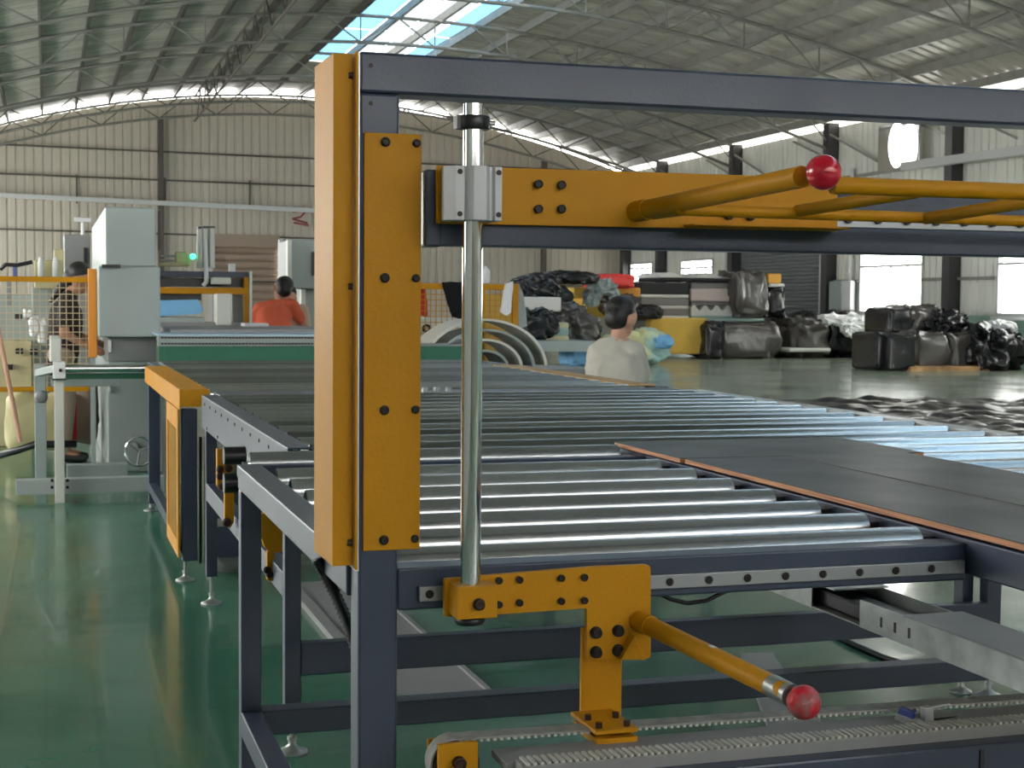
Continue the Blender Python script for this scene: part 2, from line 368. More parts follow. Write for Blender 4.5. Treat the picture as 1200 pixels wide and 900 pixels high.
# roof sheets: a wave of real ribs across the slope
def roofsheet(x0, x1, y0, y1):
    mb = MB(); nx = max(2, int((x1-x0)/1.4)); vs = []; fs = []; ps = []
    t = y0; pit = .42
    while t < y1-1e-6:
        for dt, h in ((0, 0), (.26, 0), (.30, .05), (.38, .05)):
            if t+dt < y1: ps.append((t+dt, h))
        t += pit
    ps.append((y1, 0)); k = len(ps)
    for i in range(nx+1):
        x = x0+(x1-x0)*i/nx
        for yy, h in ps: vs.append((x, yy, zr(x)+h))
    for i in range(nx):
        for j in range(k-1): fs.append((i*k+j, (i+1)*k+j, (i+1)*k+j+1, i*k+j+1))
    return mb.add(vs, fs)
rf = roofsheet(XL-.5, SKX0, YN, YB+.3).build('ceiling', 'roof', org=Vector((0,0,0))); struct(rf)
for a in ((SKX1, XR+.5, YN, YB+.3), (SKX0, SKX1, YN, SKY0), (SKX0, SKX1, SKY1, YB+.3)):
    roofsheet(*a).build('roof_sheet', 'roof', rf)
k = 0; x = SKX0
while x < SKX1-.05:
    wd = .85 if k % 2 else .85
    for yy in range(int(SKY0), int(SKY1), 6):
        roofstrip(x+.02, x+wd-.02, yy+.03, yy+5.97, 2).build('skylight_panel', 'sky_b' if (k in (0, 3) or (k+yy//6) % 5 == 0) else 'sky_w', rf)
    x += wd; k += 1
x = XL+.3
while x < XR:
    MB().box(x-.04, x+.04, YN, YB, zr(x)-.24, zr(x)-.03).build('purlin', 'purlin' if x < AX else 'truss', rf); x += 1.12
# trusses across the hall
def truss(y, full=True):
    tc = []; bc = []
    n = 28
    for i in range(n+1):
        x = XL+(XR-XL)*i/n; tc.append(Vector((x, y, zr(x)-.30))); bc.append(Vector((x, y, zr(x)-.98)))
    t = MB().tube(tc, .045, 6).tube(bc, .045, 6).build('truss', 'truss', rf)
    for i in range(n):
        a, b = (bc[i], tc[i+1]) if i % 2 == 0 else (tc[i], bc[i+1])
        MB().bar(a, b, .035).build('web_bar', 'truss' if y < 50 else 'rust', t)
        if i % 2 == 0 and 20 < y < 40: MB().bar(bc[i], tc[i], .03).build('web_bar', 'truss', t)
for y in (54.3, 50.7, 44.6, 38.4, 32.3, 26.2, 20.1): truss(y)
# brown longitudinal lattice girder under the left slope
lg = MB().tube([(5.0, y, zr(5)-.35) for y in range(20, 55, 2)], .04, 6).tube([(5.0, y, zr(5)-1.2) for y in range(20, 55, 2)], .04, 6).build('bracing_girder', 'rust', rf)
for i, y in enumerate(range(22, 53, 1)):
    MB().bar((5.0, y, zr(5)-(1.2 if i % 2 else .35)), (5.0, y+1, zr(5)-(.35 if i % 2 else 1.2)), .035).build('web_bar', 'rust', lg)
# ================================================================== FRONT ROLLER TABLE
YF = 2.50                                   # front face of post and front rail
def foot(parent, x, y, zt, r=.036):
    f = MB().lathe((x, y, 0), [(0, 0), (r, 0), (r, .006), (r*.55, .014), (.012, .026), (.012, .04)], 18).cyl((x, y, .03), (x, y, zt), .008, 10)
    f.cyl((x, y, .04), (x, y, .052), .015, 6)
    return f.build('levelling_foot', 'galv', parent)
def bolt(parent, p, r, material='bolt', ax=(0, -1, 0), washer=True, L_=.35):
    p = Vector(p); d = Vector(ax); b = MB()
    if washer: b.cyl(p, p+d*r*.28, r*1.25, 16)
    b.cyl(p+d*r*.2, p+d*r*1.25, r, 16)
    b.lathe(p+d*r*1.25, [(r, 0), (r*.9, r*.1), (r*.55, r*.1), (r*.5, -r*.3), (0, -r*.3)], 12, ax)
    return b.build('bolt', material, parent)
def roller(parent, x0, x1, y, z, r, material='steel'):
    o = MB()
    o.cyl((x0, y, z), (x1, y, z), r, 24, caps=False)
    for a, s in ((x0, 1), (x1, -1)): o.lathe((a, y, z), [(r, 0), (r*.86, .001*0), (r*.82, .004*s), (r*.3, .004*s), (r*.3, -.004*s), (0, -.004*s)], 24, (1, 0, 0))
    ob = o.build('roller', material, parent)
    MB().cyl((x0-.02, y, z), (x1+.02, y, z), .008, 8).build('axle', 'galv', ob)
    return ob
def clone_part(o, parent, d):
    c = o.copy(); C.objects.link(c); c.parent = parent; c.location = o.location+Vector(d)
    for ch in o.children: k = ch.copy(); C.objects.link(k); k.parent = c
    return c
T = .97
tb = thing('roller_table', (.5, 2.5, 0), 'nearest roller table of chrome rollers, directly behind the tall yellow covered post', 'conveyor')
B = .004
bx(.496, .560, 2.57, 4.13, .905, T).build('side_rail', 'blue', tb, B)
bx(1.700, 1.765, 1.55, 4.36, .90, T).build('side_rail', 'blue', tb, B)
fr = bx(.572, 1.70, YF+.001, YF+.066, .889, .962).build('front_rail', 'blue', tb, B)
fr.location.y += 0
bx(.5, 1.72, 4.135, 4.19, .93, .966).build('cross_rail', 'blue', tb, B)
# rollers
rys = [4.21, 3.97, 3.73, 3.50, 3.27, 3.05, 2.84, 2.635]
r0 = roller(tb, .578, 1.67, rys[1], T-.028, .034, 'steel_near')
for yy in rys[2:]: clone_part(r0, tb, (0, yy-rys[1], 0))
roller(tb, .548, 1.67, 4.30, T-.018, .036, 'steel_near')
# roller bearings blocks at the right rail
for yy in rys[1:]:
    bx(1.675, 1.698, yy-.022, yy+.022, T-.055, T-.012).build('bearing_cap', 'black', tb, .002)
bx(.497, .553, 4.075, 4.13, .05, .905).build('leg', 'blue', tb, B)
foot(tb, .525, 4.10, .06)
bx(.497, .553, 1.6, 4.075, .232, .300).build('lower_side_rail', 'blue', tb, B)
bx(.553, 3.1, 4.06, 4.13, .232, .300).build('lower_cross_rail', 'blue', tb, B)
# linear guide on the front rail
def guide(x0, x1, y, z0, z1, par, xs):
    g = MB(); zc = (z0+z1)/2
    g.box(x0, x1, y-.012, y, z0, z1)
    o = g.build('linear_guide', 'guide', par, .0015)
    for x in xs:
        MB().cyl((x, y-.0125, zc), (x, y-.0135, zc), .0062, 14).lathe((x, y-.0135, zc), [(.0075, 0), (.0075, -.0012), (.006, -.0012)], 14, (0, 1, 0)).build('bolt', 'bolt', o)
    return o
guide(.607, 1.69, YF, .905, .931, tb, [.625]+[1.072+.0775*i for i in range(8)])
# push out of plane for the frame corner on the right
MB().box(.72, .99, 2.462, 2.487, .893, .943).build('guide_carriage', 'alu', tb)

# ------------------------------------------------------------------ gantry
ga = thing('gantry_frame', (.54, 2.53, 0), 'tall slate-blue portal frame with yellow covered post in the foreground', 'frame')
bx(.503, .572, YF, YF+.068, 0, 1.7695).build('post', 'blue', ga, .005)
bx(2.62, 2.69, YF, YF+.068, 0, 1.7695).build('post', 'blue', ga, .005)
tbm = MB().box(.503, 2.69, YF, YF+.068, 1.770, 1.838).build('top_beam', 'blue', ga, .005)
for z in (1.815, 1.752): MB().cyl((.522, YF+.001, z), (.522, YF-.0005, z), .004, 10).build('bolt_hole', 'bolt', ga)
pl = bx(.510, .609, YF-.006, YF-.0002, .996, 1.703).build('cover_plate', 'yellow', ga, .0015)
for z in (1.688, 1.460, 1.236, 1.014):
    bolt(pl, (.546, YF-.0055, z), .0068); bolt(pl, (.600, YF-.0055, z), .0058)
# yellow guard channel left of the post: side plate, front face, fold-out flange
g = MB()
prof = [(.4985, 2.512), (.460, 2.500), (.452, 2.508), (.4585, 2.665), (.4635, 2.665), (.458, 2.515), (.494, 2.520)]
Z0, Z1 = .972, 1.832
g = MB()
n_ = 7
outer = [(.492, 2.497), (.458, 2.497), (.4545, 2.660), (.4575, 2.660), (.461, 2.500), (.492, 2.500)]
n_ = len(outer)
g.add([(x, y, Z0) for x, y in outer]+[(x, y, Z1) for x, y in outer],
      [tuple(range(n_)), tuple(range(2*n_-1, n_-1, -1))]+[(i, (i+1) % n_, n_+(i+1) % n_, n_+i) for i in range(n_)])
gc = g.build('guard_channel', 'yellow', ga, .001)
bx(.493, .4975, 2.480, 2.560, Z0-.005, Z1+.002).build('guard_flange', 'yellow', gc, .001)
bx(.498, .5025, 2.494, 2.560, Z0-.01, Z1+.002).build('spacer_strip', 'alu', gc)
for z in (1.796, 1.445, 1.012): bolt(gc, (.4905, YF-.004, z), .0052, 'rustbolt', (-1, 0, 0))

# ------------------------------------------------------------------ corrugated hose
pts = [Vector(U(372, 655, Y=2.80)), Vector(U(380, 672, Y=2.80)), Vector(U(392, 695, Y=2.78)), Vector(U(404, 722, Y=2.75)), Vector(U(414, 750, Y=2.72)), Vector(U(424, 780, Y=2.70))]
cv = []; rr = []
tot = 0
for i in range(len(pts)-1):
    for j in range(10):
        cv.append(pts[i].lerp(pts[i+1], j/10)); rr.append(.0125 if len(cv) % 2 else .0095)
cv2 = []; rr2 = []
for i, c in enumerate(cv): cv2.append(c); rr2.append(rr[i])
hose = tag(MB().tube(cv2, rr2, 12).build('corrugated_hose', 'black'), 'black corrugated cable hose hanging behind the yellow covered post', 'hose')

# ------------------------------------------------------------------ lower clamp carriage
YC = 2.452
SY = 2.418; SX = U(553, 400, Y=SY).x
cl = thing('clamp_carriage', (.75, YC, .65), 'lower yellow clamp bracket with slanting push bar ending in a scuffed red ball', 'bracket')
L0 = [uz(520, 678, YC), uz(520, 722, YC), uz(545, 722, YC), uz(686, 712, YC), uz(686, 773, YC), uz(761, 771, YC), uz(761, 661, YC), uz(690, 664, YC)]
# order counter-clockwise
lp = MB().prism(roundpoly(L0, [.004, .004, 0, .004, .004, .008, .010, 0]), YC-.007, YC+.007).build('bracket_plate', 'yellow', cl, .001)
for px, py in ((584, 680), (608, 679), (657, 677), (684, 676), (584, 708), (608, 706), (657, 704), (684, 703)):
    p = U(px, py, Y=YC-.007); bolt(lp, (p.x, YC-.007, p.z), .0062, washer=False)
for px, py in ((698, 741), (724, 739), (698, 764), (724, 762)):
    p = U(px, py, Y=YC-.007); bolt(lp, (p.x, YC-.007, p.z), .0088)
# gusset
gx, gz = uz(722, 737, YC-.02)
MB().prism([uz(722, 770, YC-.008), uz(752, 770, YC-.008), uz(738, 742, YC-.008)], YC-.03, YC-.008).build('gusset', 'yellow', cl, .001)
# block holding the shaft
b0 = uz(536, 687, YC-.06); b1 = uz(583, 724, YC-.06)
bl = bx(b0[0], b1[0], YC-.06, YC-.008, b1[1], b0[1]-.002).build('shaft_block', 'yellow', cl, .0015)
p = U(561, 708, Y=YC-.06); bolt(bl, (p.x, YC-.06, p.z), .0085, 'rustbolt')
MB().lathe((SX, YC-.034, b1[1]-.013), [(0, 0), (.022, 0), (.026, .004), (.026, .013), (0, .013)], 24).build('shaft_nut', 'black', cl)
# drop plate to the belt
d0 = uz(681, 735, YC+.012); d1_ = uz(727, 850, YC+.012)
bx(d0[0], d1_[0], YC+.008, YC+.017, d1_[1], d0[1]).build('drop_plate', 'yellow', cl, .001)
q0 = uz(686, 850, 2.385); q1 = uz(744, 853, 2.35)
up_ = MB().box(q0[0], q1[0], 2.335, 2.462, q0[1]-.0035, q0[1]+.0035).build('belt_clamp', 'yellow', cl, .001)
MB().box(q0[0]+.002, q1[0]-.002, 2.332, 2.455, q0[1]-.024, q0[1]-.010).build('belt_clamp', 'yellow', cl, .001)
for dx in (.012, q1[0]-q0[0]-.014):
    for y in (2.352, 2.405):
        MB().cyl((q0[0]+dx, y, q0[1]+.003), (q0[0]+dx, y, q0[1]+.013), .0060, 12).build('bolt', 'rustbolt', up_)
# bar and ball
s0 = U(748, 727, Y=YC-.006); s1 = U(922, 812, Y=1.975); bc_ = U(942, 823, Y=1.94)
bar = MB().cyl(s0, s1, .0165, 24).build('push_bar', 'yellow', cl)
a_ = s0.lerp(s1, .10); MB().cyl(s0.lerp(s1, .01), a_, .0185, 24).build('weld_sleeve', 'yellow', bar)
a_ = s0.lerp(s1, .915); MB().cyl(a_, s1.lerp(bc_, .3), .0176, 24).build('bare_band', 'galv', bar)
dv = (s1-s0).normalized(); nu = (Vector((0, 0, 1))-dv*dv.z).normalized()
a_ = s0.lerp(s1, .52)+nu*.0158+Vector((0, -.004, 0)); MB().bar(a_, a_+dv*.016, .007, .0025).build('paint_chip', 'alu', bar)
MB().sph(bc_, .0253, 32, 20).build('ball_knob', 'redw', cl)

# ------------------------------------------------------------------ guide shaft + collar
sh_ = tag(MB().cyl((SX, SY, U(553, 678, Y=SY).z-.02), (SX, SY, U(553, 122, Y=SY).z), .0173, 40).build('guide_shaft', 'chrome'), 'polished vertical guide shaft standing in the lower yellow block', 'shaft')
cz = U(553, 144, Y=SY).z
col = MB().lathe((SX, SY, cz-.011), [(.0173, 0), (.0262, 0), (.0275, .002), (.0275, .020), (.0262, .022), (.0173, .022)], 32)
col.box(SX-.031, SX-.022, SY-.012, SY+.012, cz-.011, cz+.011)
co_ = col.build('shaft_collar', 'black', sh_)
MB().cyl((SX+.024, SY-.004, cz), (SX+.036, SY-.004, cz), .0045, 10).build('bolt', 'galv', co_)

# ------------------------------------------------------------------ upper clamp frame
YU = 2.466
uf = thing('upper_clamp', (.75, YU, 1.55), 'upper yellow clamp frame of welded bars with a clean red ball', 'bracket')
up = [uz(511, 194, YU), uz(511, 262, YU), uz(980, 271, YU), uz(980, 209, YU), uz(600, 197, YU)]
pp = MB().prism(up, YU-.005, YU+.005).build('mounting_plate', 'yellow', uf, .001)
for px, py in ((630, 216), (657, 217), (630, 245), (657, 245), (853, 253), (878, 254)):
    p = U(px, py, Y=YU-.005); bolt(pp, (p.x, YU-.005, p.z), .0074, washer=False)
e = uz(800, 262, YU); e2 = uz(980, 268, YU)
bx(e[0], e2[0], YU-.05, YU-.005, e2[1]-.003, e2[1]).build('lower_flange', 'yellow', pp, .0008)
# bearing block (faceted)
zc0 = U(550, 258, Y=2.3920).z; zc1 = U(550, 194, Y=2.3920).z
fy = 2.3840; xs = [SX-.047, SX-.047, SX-.029, SX-.029, SX-.016, SX+.014, SX+.030, SX+.032, SX+.047, SX+.047]
ys = [YU-.006, fy+.012, fy+.012, fy+.004, fy+.004, fy-.003+.006, fy+.012, fy+.016, fy+.012, YU-.006]
SXo = SX; SX = SX-.003
outl = [(SX-.040, YU-.006), (SX-.048, 2.4270), (SX-.048, 2.4140), (SX-.034, 2.3940), (SX-.018, 2.3940), (SX-.006, 2.3800), (SX+.016, 2.3800), (SX+.026, 2.3980), (SX+.030, 2.3980), (SX+.034, 2.3920), (SX+.046, 2.3920), (SX+.046, YU-.006)]
k_ = len(outl)
bb = MB().add([(x, y, zc0) for x, y in outl]+[(x, y, zc1) for x, y in outl], [tuple(range(k_)), tuple(range(2*k_-1, k_-1, -1))]+[(i, (i+1) % k_, k_+(i+1) % k_, k_+i) for i in range(k_)])
bo = bb.build('bearing_block', 'block', uf, .001)
for dx, yy in ((-.026, 2.3935), (.040, 2.3915)):
    for z in (zc0+.010, zc1-.010): MB().cyl((SX+dx, yy, z), (SX+dx, yy-.0012, z), .0045, 14).build('bolt', 'bolt', bo)
SX = SXo
# ball bar
s0 = U(745, 248, Y=YU-.004); s1 = U(940, 207, Y=1.965); bc_ = U(965, 202, Y=1.93)
mb_ = MB().cyl(s0, s1, .0160, 24).build('ball_bar', 'yellow', uf)
MB().cyl(s0, s0.lerp(s1, .09), .0185, 24).build('weld_sleeve', 'yellow', mb_)
MB().sph(bc_, .0255, 32, 20).build('ball_knob', 'red', uf)
# front and back bars of the ladder
f0 = U(975, 217, Y=1.955); f1 = U(1200, 225, Y=1.955); MB().cyl(f0, f0+(f1-f0)*2.2, .0128, 20).build('front_bar', 'yellow', uf)
b0 = U(800, 246, Y=2.30); b1 = U(1200, 259, Y=2.30); MB().cyl(b0, b0+(b1-b0)*1.8, .0098, 16).build('back_bar', 'yellow', uf)
for (ax, ay, bx_, by_) in ((935, 247, 1078, 224), (1085, 256, 1215, 236)):
    a = U(ax, ay, Y=2.297); b = U(bx_, by_, Y=2.0) if ax < 1000 else U(1215, 235, Y=2.02)
    MB().cyl(a, b, .0105, 16).build('cross_bar', 'yellow', uf)
MB().cyl(U(800, 246, Y=2.30), U(800, 246, Y=2.30)+Vector((0, .125, 0)), .0098, 12).build('stub', 'yellow', uf)

# moving beam behind the plate
mv = thing('carriage_beam', (.6, 2.52, 1.5), 'slate-blue box beam running behind the long yellow plate', 'beam')
c0 = uz(491, 198, 2.475); c1 = uz(491, 286, 2.475)
bx(.612, 2.60, 2.478, 2.528, c1[1]-.002, c1[1]+.046).build('lower_rail', 'blue', mv, .003)
bx(.612, 2.60, 2.478, 2.528, c0[1]-.052, c0[1]).build('upper_rail', 'blue', mv, .003)
bx(.611, .64, 2.475, 2.53, c1[1]-.004, c0[1]).build('end_plate', 'blue', mv, .004)
bx(.63, 2.6, 2.50, 2.528, c1[1]+.046, c0[1]-.052).build('web_plate', 'blue', mv)
lgd = MB().box(1.25, 2.6, 2.488, 2.50, c1[1]+.047, c1[1]+.070).build('linear_guide', 'guide', mv, .001)
for i in range(14):
    x = 1.42+.062*i; MB().cyl((x, 2.488, c1[1]+.062), (x, 2.482, c1[1]+.062), .008, 12).build('bolt', 'bolt', lgd)

# ------------------------------------------------------------------ belt drive under the table
YBf, YBb = 2.36, 2.40
pw = thing('pulley_bracket', (.64, 2.38, .6), 'yellow bearing bracket with black belt pulley at the bottom edge', 'pulley')
pc = Vector((.657, 2.38, .655)); pc = U(531, 892, Y=2.38); pc.z = pc.z
RP = .041
MB().cyl((pc.x, 2.356, pc.z), (pc.x, 2.404, pc.z), RP-.002, 40).build('pulley', 'black', pw)
a = uz(514, 873, 2.335); b = uz(560, 920, 2.335)
yb_ = bx(a[0], b[0], 2.335, 2.345, b[1]-.03, a[1]).build('bearing_plate', 'yellow', pw, .001)
bolt(yb_, (U(537, 893, Y=2.335).x, 2.335, U(537, 893, Y=2.335).z), .011, 'rustbolt', washer=False)
a = uz(501, 866, 2.415); bx(a[0], a[0]+.08, 2.412, 2.420, b[1]-.03, a[1]).build('bearing_plate', 'yellow', pw, .001)
# belt: upper and lower run + wrap
u0 = Vector((pc.x, 2.38, pc.z+RP)); u1 = U(1200, 817, Y=2.38); l0 = Vector((pc.x, 2.38, pc.z-RP)); 
du = (u1-Vector(u0)).normalized(); X2 = 2.45
du = Vector((1, 0, du.z/du.x))
bt = thing('toothed_belt', (1.5, 2.38, .6), 'grey toothed drive belt stretched along the bottom of the machine', 'belt')
def beltrun(name, x0, x1, zf, tdir, teeth_above):
    mb = MB(); mb.add([(x0, YBf, zf(x0)), (x1, YBf, zf(x1)), (x1, YBb, zf(x1)), (x0, YBb, zf(x0)), (x0, YBf, zf(x0)+.003), (x1, YBf, zf(x1)+.003), (x1, YBb, zf(x1)+.003), (x0, YBb, zf(x0)+.003)],
          [(0,3,2,1),(4,5,6,7),(0,1,5,4),(1,2,6,5),(2,3,7,6),(3,0,4,7)])
    o = mb.build(name, 'belt', bt)
    t = MB(); x = x0+.008
    while x < x1:
        z = zf(x)
        if teeth_above: t.box(x-.0026, x+.0026, YBf, YBb, z+.003, z+.0065)
        else: t.box(x-.0026, x+.0026, YBf, YBb, z-.0045, z)
        x += .0118
    tt = t.build('belt_teeth', 'tooth', o); tt['kind'] = 'stuff'
zu = lambda x: u0.z-.001+(x-u0.x)*du.z
beltrun('belt_run', u0.x, X2, zu, 1, False)
w_ = MB(); arc = [(pc.x+RP*cos(t)*1.0, pc.z+RP*sin(t)) for t in [pi/2+pi*i/20 for i in range(21)]]
vs = []; 
for x, z in arc:
    dx, dz = (x-pc.x)/RP, (z-pc.z)/RP
    vs += [(x, YBf, z), (x, YBb, z), (x+dx*.003, YBb, z+dz*.003), (x+dx*.003, YBf, z+dz*.003)]
fs = []
for i in range(20):
    for j in range(4): fs.append((4*i+j, 4*i+(j+1) % 4, 4*i+4+(j+1) % 4, 4*i+4+j))
w_.add(vs, fs, False).build('belt_wrap', 'belt', bt)
# lower return belt lies nearer, teeth up, in front of a steel beam
lb = thing('belt_beam', (1.5, 2.3, .5), 'slate-blue bottom beam topped by a grey plate under the lower belt run', 'beam')
q0 = U(560, 884, Y=2.42); q1 = U(1200, 838, Y=2.42)
def lz(x): return .648+(x-.69)*(-.0)
zb = U(900, 872, Y=2.30).z
def runbar(name, material, y0, y1, z0, z1, x0, x1, par, bev=0):
    return bx(x0, x1, y0, y1, z0, z1).build(name, material, par, bev)
YL0, YL1 = 2.235, 2.275
zL = U(900, 873, Y=YL0).z
print('belt z', zL)
lowrun = MB().box(.715, X2, YL0, YL1, zL-.003, zL).build('belt_run', 'belt', bt)
t = MB(); x = .725
while x < X2: t.box(x-.0028, x+.0028, YL0, YL1, zL, zL+.004); x += .0118
tt = t.build('belt_teeth', 'tooth', lowrun); tt['kind'] = 'stuff'
runbar('grey_plate', 'mgrey2', YL1+.002, YL1+.085, zL-.02, zL-.006, .70, X2, lb, .002)
runbar('beam', 'blue', YL0-.035, YL1+.08, zL-.085, zL-.021, .72, X2, lb, .004)
runbar('belt_support', 'mgrey2', YL0, YL1, zL-.021, zL-.003, .715, X2, lb, 0)
bx(U(1150, 880, Y=YL0-.04).x, U(1150, 880, Y=YL0-.04).x+.008, YL0-.038, YL0-.035, zL-.085, zL-.03).build('joint_strip', 'black', lb)
# proximity sensor on the belt
se = thing('proximity_sensor', (1.55, 2.33, .62), 'small silver and blue limit sensor with cable beside the belt', 'sensor')
a = U(1050, 833, Y=2.33)
MB().bar(U(1050, 838, Y=2.33), U(1082, 850, Y=2.30), .022, .012).build('mounting_bar', 'alu', se, .001)
MB().bar(U(1054, 832, Y=2.33), U(1072, 839, Y=2.31), .018, .013).build('blue_block', mat('sensor_blue', (.06, .09, .28), .4), se, .001)
MB().bar(U(1086, 828, Y=2.31), U(1087, 858, Y=2.31), .018, .016).build('clamp_block', 'alu', se, .001)
MB().tube([U(1094, 845, Y=2.31), U(1120, 842, Y=2.32), U(1135, 845, Y=2.33), U(1152, 856, Y=2.34)], .0045, 8).build('cable', 'black', se)
MB().cyl(U(1090, 830, Y=2.31), U(1112, 826, Y=2.36), .003, 8).build('pin', 'alu', se)

# ------------------------------------------------------------------ boards
bd = [(1.690, 2.47, 3.86, 4.37, .975, .989, 'square black film-faced board at the far end of the plywood sheets'),
      (1.700, 2.015, 1.75, 3.85, .975, .989, 'narrow black film-faced board with an orange plywood edge facing the rollers'),
      (2.018, 2.405, 1.75, 3.852, .975, .9905, 'black film-faced board lying right of the narrow one')]
for x0, x1, y0, y1, z0, z1, lab in bd:
    b = bx(x0, x1, y0, y1, z0+.0005, z1-.002).build('plywood_board', 'plyedge')
    tag(b, lab, 'board', 'black film-faced boards on the rollers')
    bx(x0, x1, y0, y1, z1-.002, z1).build('black_face', 'ply', b)
# right-hand table with its rollers under and beyond the boards
rt = thing('roller_table', (1.8, 3.4, 0), 'right-hand roller table carrying the black boards', 'conveyor')
r1 = roller(rt, 1.79, 3.85, 4.44, .941, .034)
yy = 4.44-.235
while yy > 2.3: clone_part(r1, rt, (0, yy-4.44, 0)); yy -= .235
bx(3.87, 3.94, 1.6, 4.5, .90, .97).build('side_rail', 'blue', rt, B)
bx(3.87, 3.94, 4.4, 4.47, 0.05, .90).build('leg', 'blue', rt, B); foot(rt, 3.9, 4.43, .06)
bx(3.87, 3.94, 1.6, 1.67, 0.05, .90).build('leg', 'blue', rt, B); foot(rt, 3.9, 1.63, .06)
bx(1.79, 3.87, 1.55, 1.62, .90, .97).build('cross_rail', 'blue', rt, B)
# ================================================================== FAR TABLES
def far_table(label, y0, y1, x0, x1, n, yref, cover=None):
    t = thing('roller_table', (x0, y0, 0), label, 'conveyor')
    r = roller(t, x0+.085, x1-.05, y0+.10, T-.030, .034)
    p = (y1-y0-.16)/(n-1)
    for i in range(1, n): clone_part(r, t, (0, p*i, 0))
    return t
fa = far_table('middle stretch of the roller conveyor behind the front table', 4.56, 7.25, .70, 3.27, 12, 0)
bx(.700, .775, 4.58, 7.24, T-.006, T).build('rail_flange', 'blue', fa, .002)
sp = bx(.700, .706, 4.58, 7.24, T-.155, T-.006).build('side_plate', 'blue', fa, .001)
for i in range(11):
    yy = 4.75+i*.235
    MB().cyl((.700, yy, T-.035), (.697, yy, T-.035), .0065, 10).build('bolt', 'bolt', sp)
for yy in (7.0, 6.55): MB().cyl((.700, yy, T-.14), (.697, yy, T-.14), .0065, 10).build('bolt', 'bolt', sp)
bx(.71, .77, 4.58, 7.24, T-.15, T-.08).build('side_rail', 'blue', fa)
bx(3.22, 3.30, 4.56, 7.25, T-.07, T).build('side_rail', 'alu', fa, .003)
for yy in (7.05, 4.63):
    bx(.700, .752, yy, yy+.05, .13 if yy > 5 else .10, T-.155).build('leg', 'blue', fa, B); foot(fa, .726, yy+.025, .14, .05)
    bx(3.24, 3.30, yy, yy+.05, .13, T-.07).build('leg', 'blue', fa, B); foot(fa, 3.27, yy+.025, .14, .05)
bx(.700, .750, 4.68, 7.05, .49, .57).build('lower_side_rail', 'blue', fa, B)
bx(.752, 3.24, 4.62, 4.67, .25, .352).build('lower_cross_rail', 'blue', fa, B)
bx(.75, 3.24, 7.05, 7.10, .22, .36).build('lower_cross_rail', 'blue', fa, B)
bx(.75, 3.24, 7.04, 7.10, .42, .58).build('lower_cross_rail', 'blue', fa, B)
# cross beam between the two stretches
bx(.79, 3.22, 7.30, 7.58, T-.04, T-.006).build('joint_beam', 'blue', fa, B)
for px in (498, 512, 526):
    p = U(px, 452, Y=7.42); MB().cyl((p.x, 7.42, T-.006), (p.x, 7.42, T+.015), .018, 10).build('bolt', 'galv', fa)

fb = far_table('far stretch of the roller conveyor flanked by the yellow end cover', 7.62, 11.35, .70, 3.2, 17, 0)
# yellow cover: top, outer lip, front, legs
bx(.632, .775, 7.66, 10.45, T-.002, T+.002).build('top_cover', 'yellow', fb, .001)
bx(.630, .634, 7.66, 10.45, T-.105, T+.001).build('cover_lip', 'yellow', fb)
bx(.632, .775, 7.655, 7.66, T-.085, T+.001).build('cover_end', 'yellow', fb)
for i in range(16):
    yy = 7.72+i*.228
    MB().sph((.782, yy, T-.012), .013, 10, 6).build('roller_pin', 'alu', fb)
bx(.645, .72, 7.68, 7.76, .10, T-.10).build('leg', 'blue', fb, B); foot(fb, .66, 7.70, .12, .05)
bx(.645, .72, 10.30, 10.38, .05, T-.10).build('leg', 'blue', fb, B); foot(fb, .66, 10.33, .08, .05)
bx(.645, .70, 7.76, 10.30, .13, .19).build('lower_side_rail', 'blue', fb, B)
dp = thing('mesh_guard', (.635, 8.1, .2), 'narrow yellow framed guard panel below the yellow cover', 'guard')
gy0, gy1 = 7.68, 8.42
bx(.622, .632, gy0, gy0+.07, .12, T-.1).build('frame_bar', 'yellow', dp); bx(.622, .632, gy1-.07, gy1, .12, T-.1).build('frame_bar', 'yellow', dp)
bx(.622, .632, gy0+.07, gy1-.07, T-.20, T-.1).build('frame_bar', 'yellow', dp); bx(.622, .632, gy0+.07, gy1-.07, .12, .20).build('frame_bar', 'yellow', dp)
wm = MB()
for i in range(29): wm.box(.626, .6285, gy0+.08+i*.0195, gy0+.0845+i*.0195, .20, T-.2)
for i in range(28): wm.box(.6285, .631, gy0+.07, gy1-.07, .21+i*.0205, .2145+i*.0205)
o = wm.build('wire_mesh', 'pale_yellow', dp); o['kind'] = 'stuff'
bx(.634, .637, gy0+.05, gy1-.05, .16, T-.14).build('back_plate', 'pale_yellow', dp)
# wooden/yellow plates on the right edge, stepped roller by roller
for i in range(12):
    yy = 7.70+i*.225
    bx(3.06+.0*i, 3.22, yy, yy+.20, T-.003, T+.004).build('edge_plate', 'wood', fb)
bx(3.20, 3.26, 7.62, 11.35, T-.08, T-.004).build('side_rail', 'blue', fb, B)
for yy in (7.7, 9.5, 11.2):
    bx(3.20, 3.26, yy, yy+.06, .0, T-.08).build('leg', 'blue', fb, B)
bx(.70, .76, 10.45, 11.35, T-.08, T-.004).build('side_rail', 'blue', fb, B)
bx(.70, .76, 11.2, 11.26, 0, T-.08).build('leg', 'blue', fb, B)
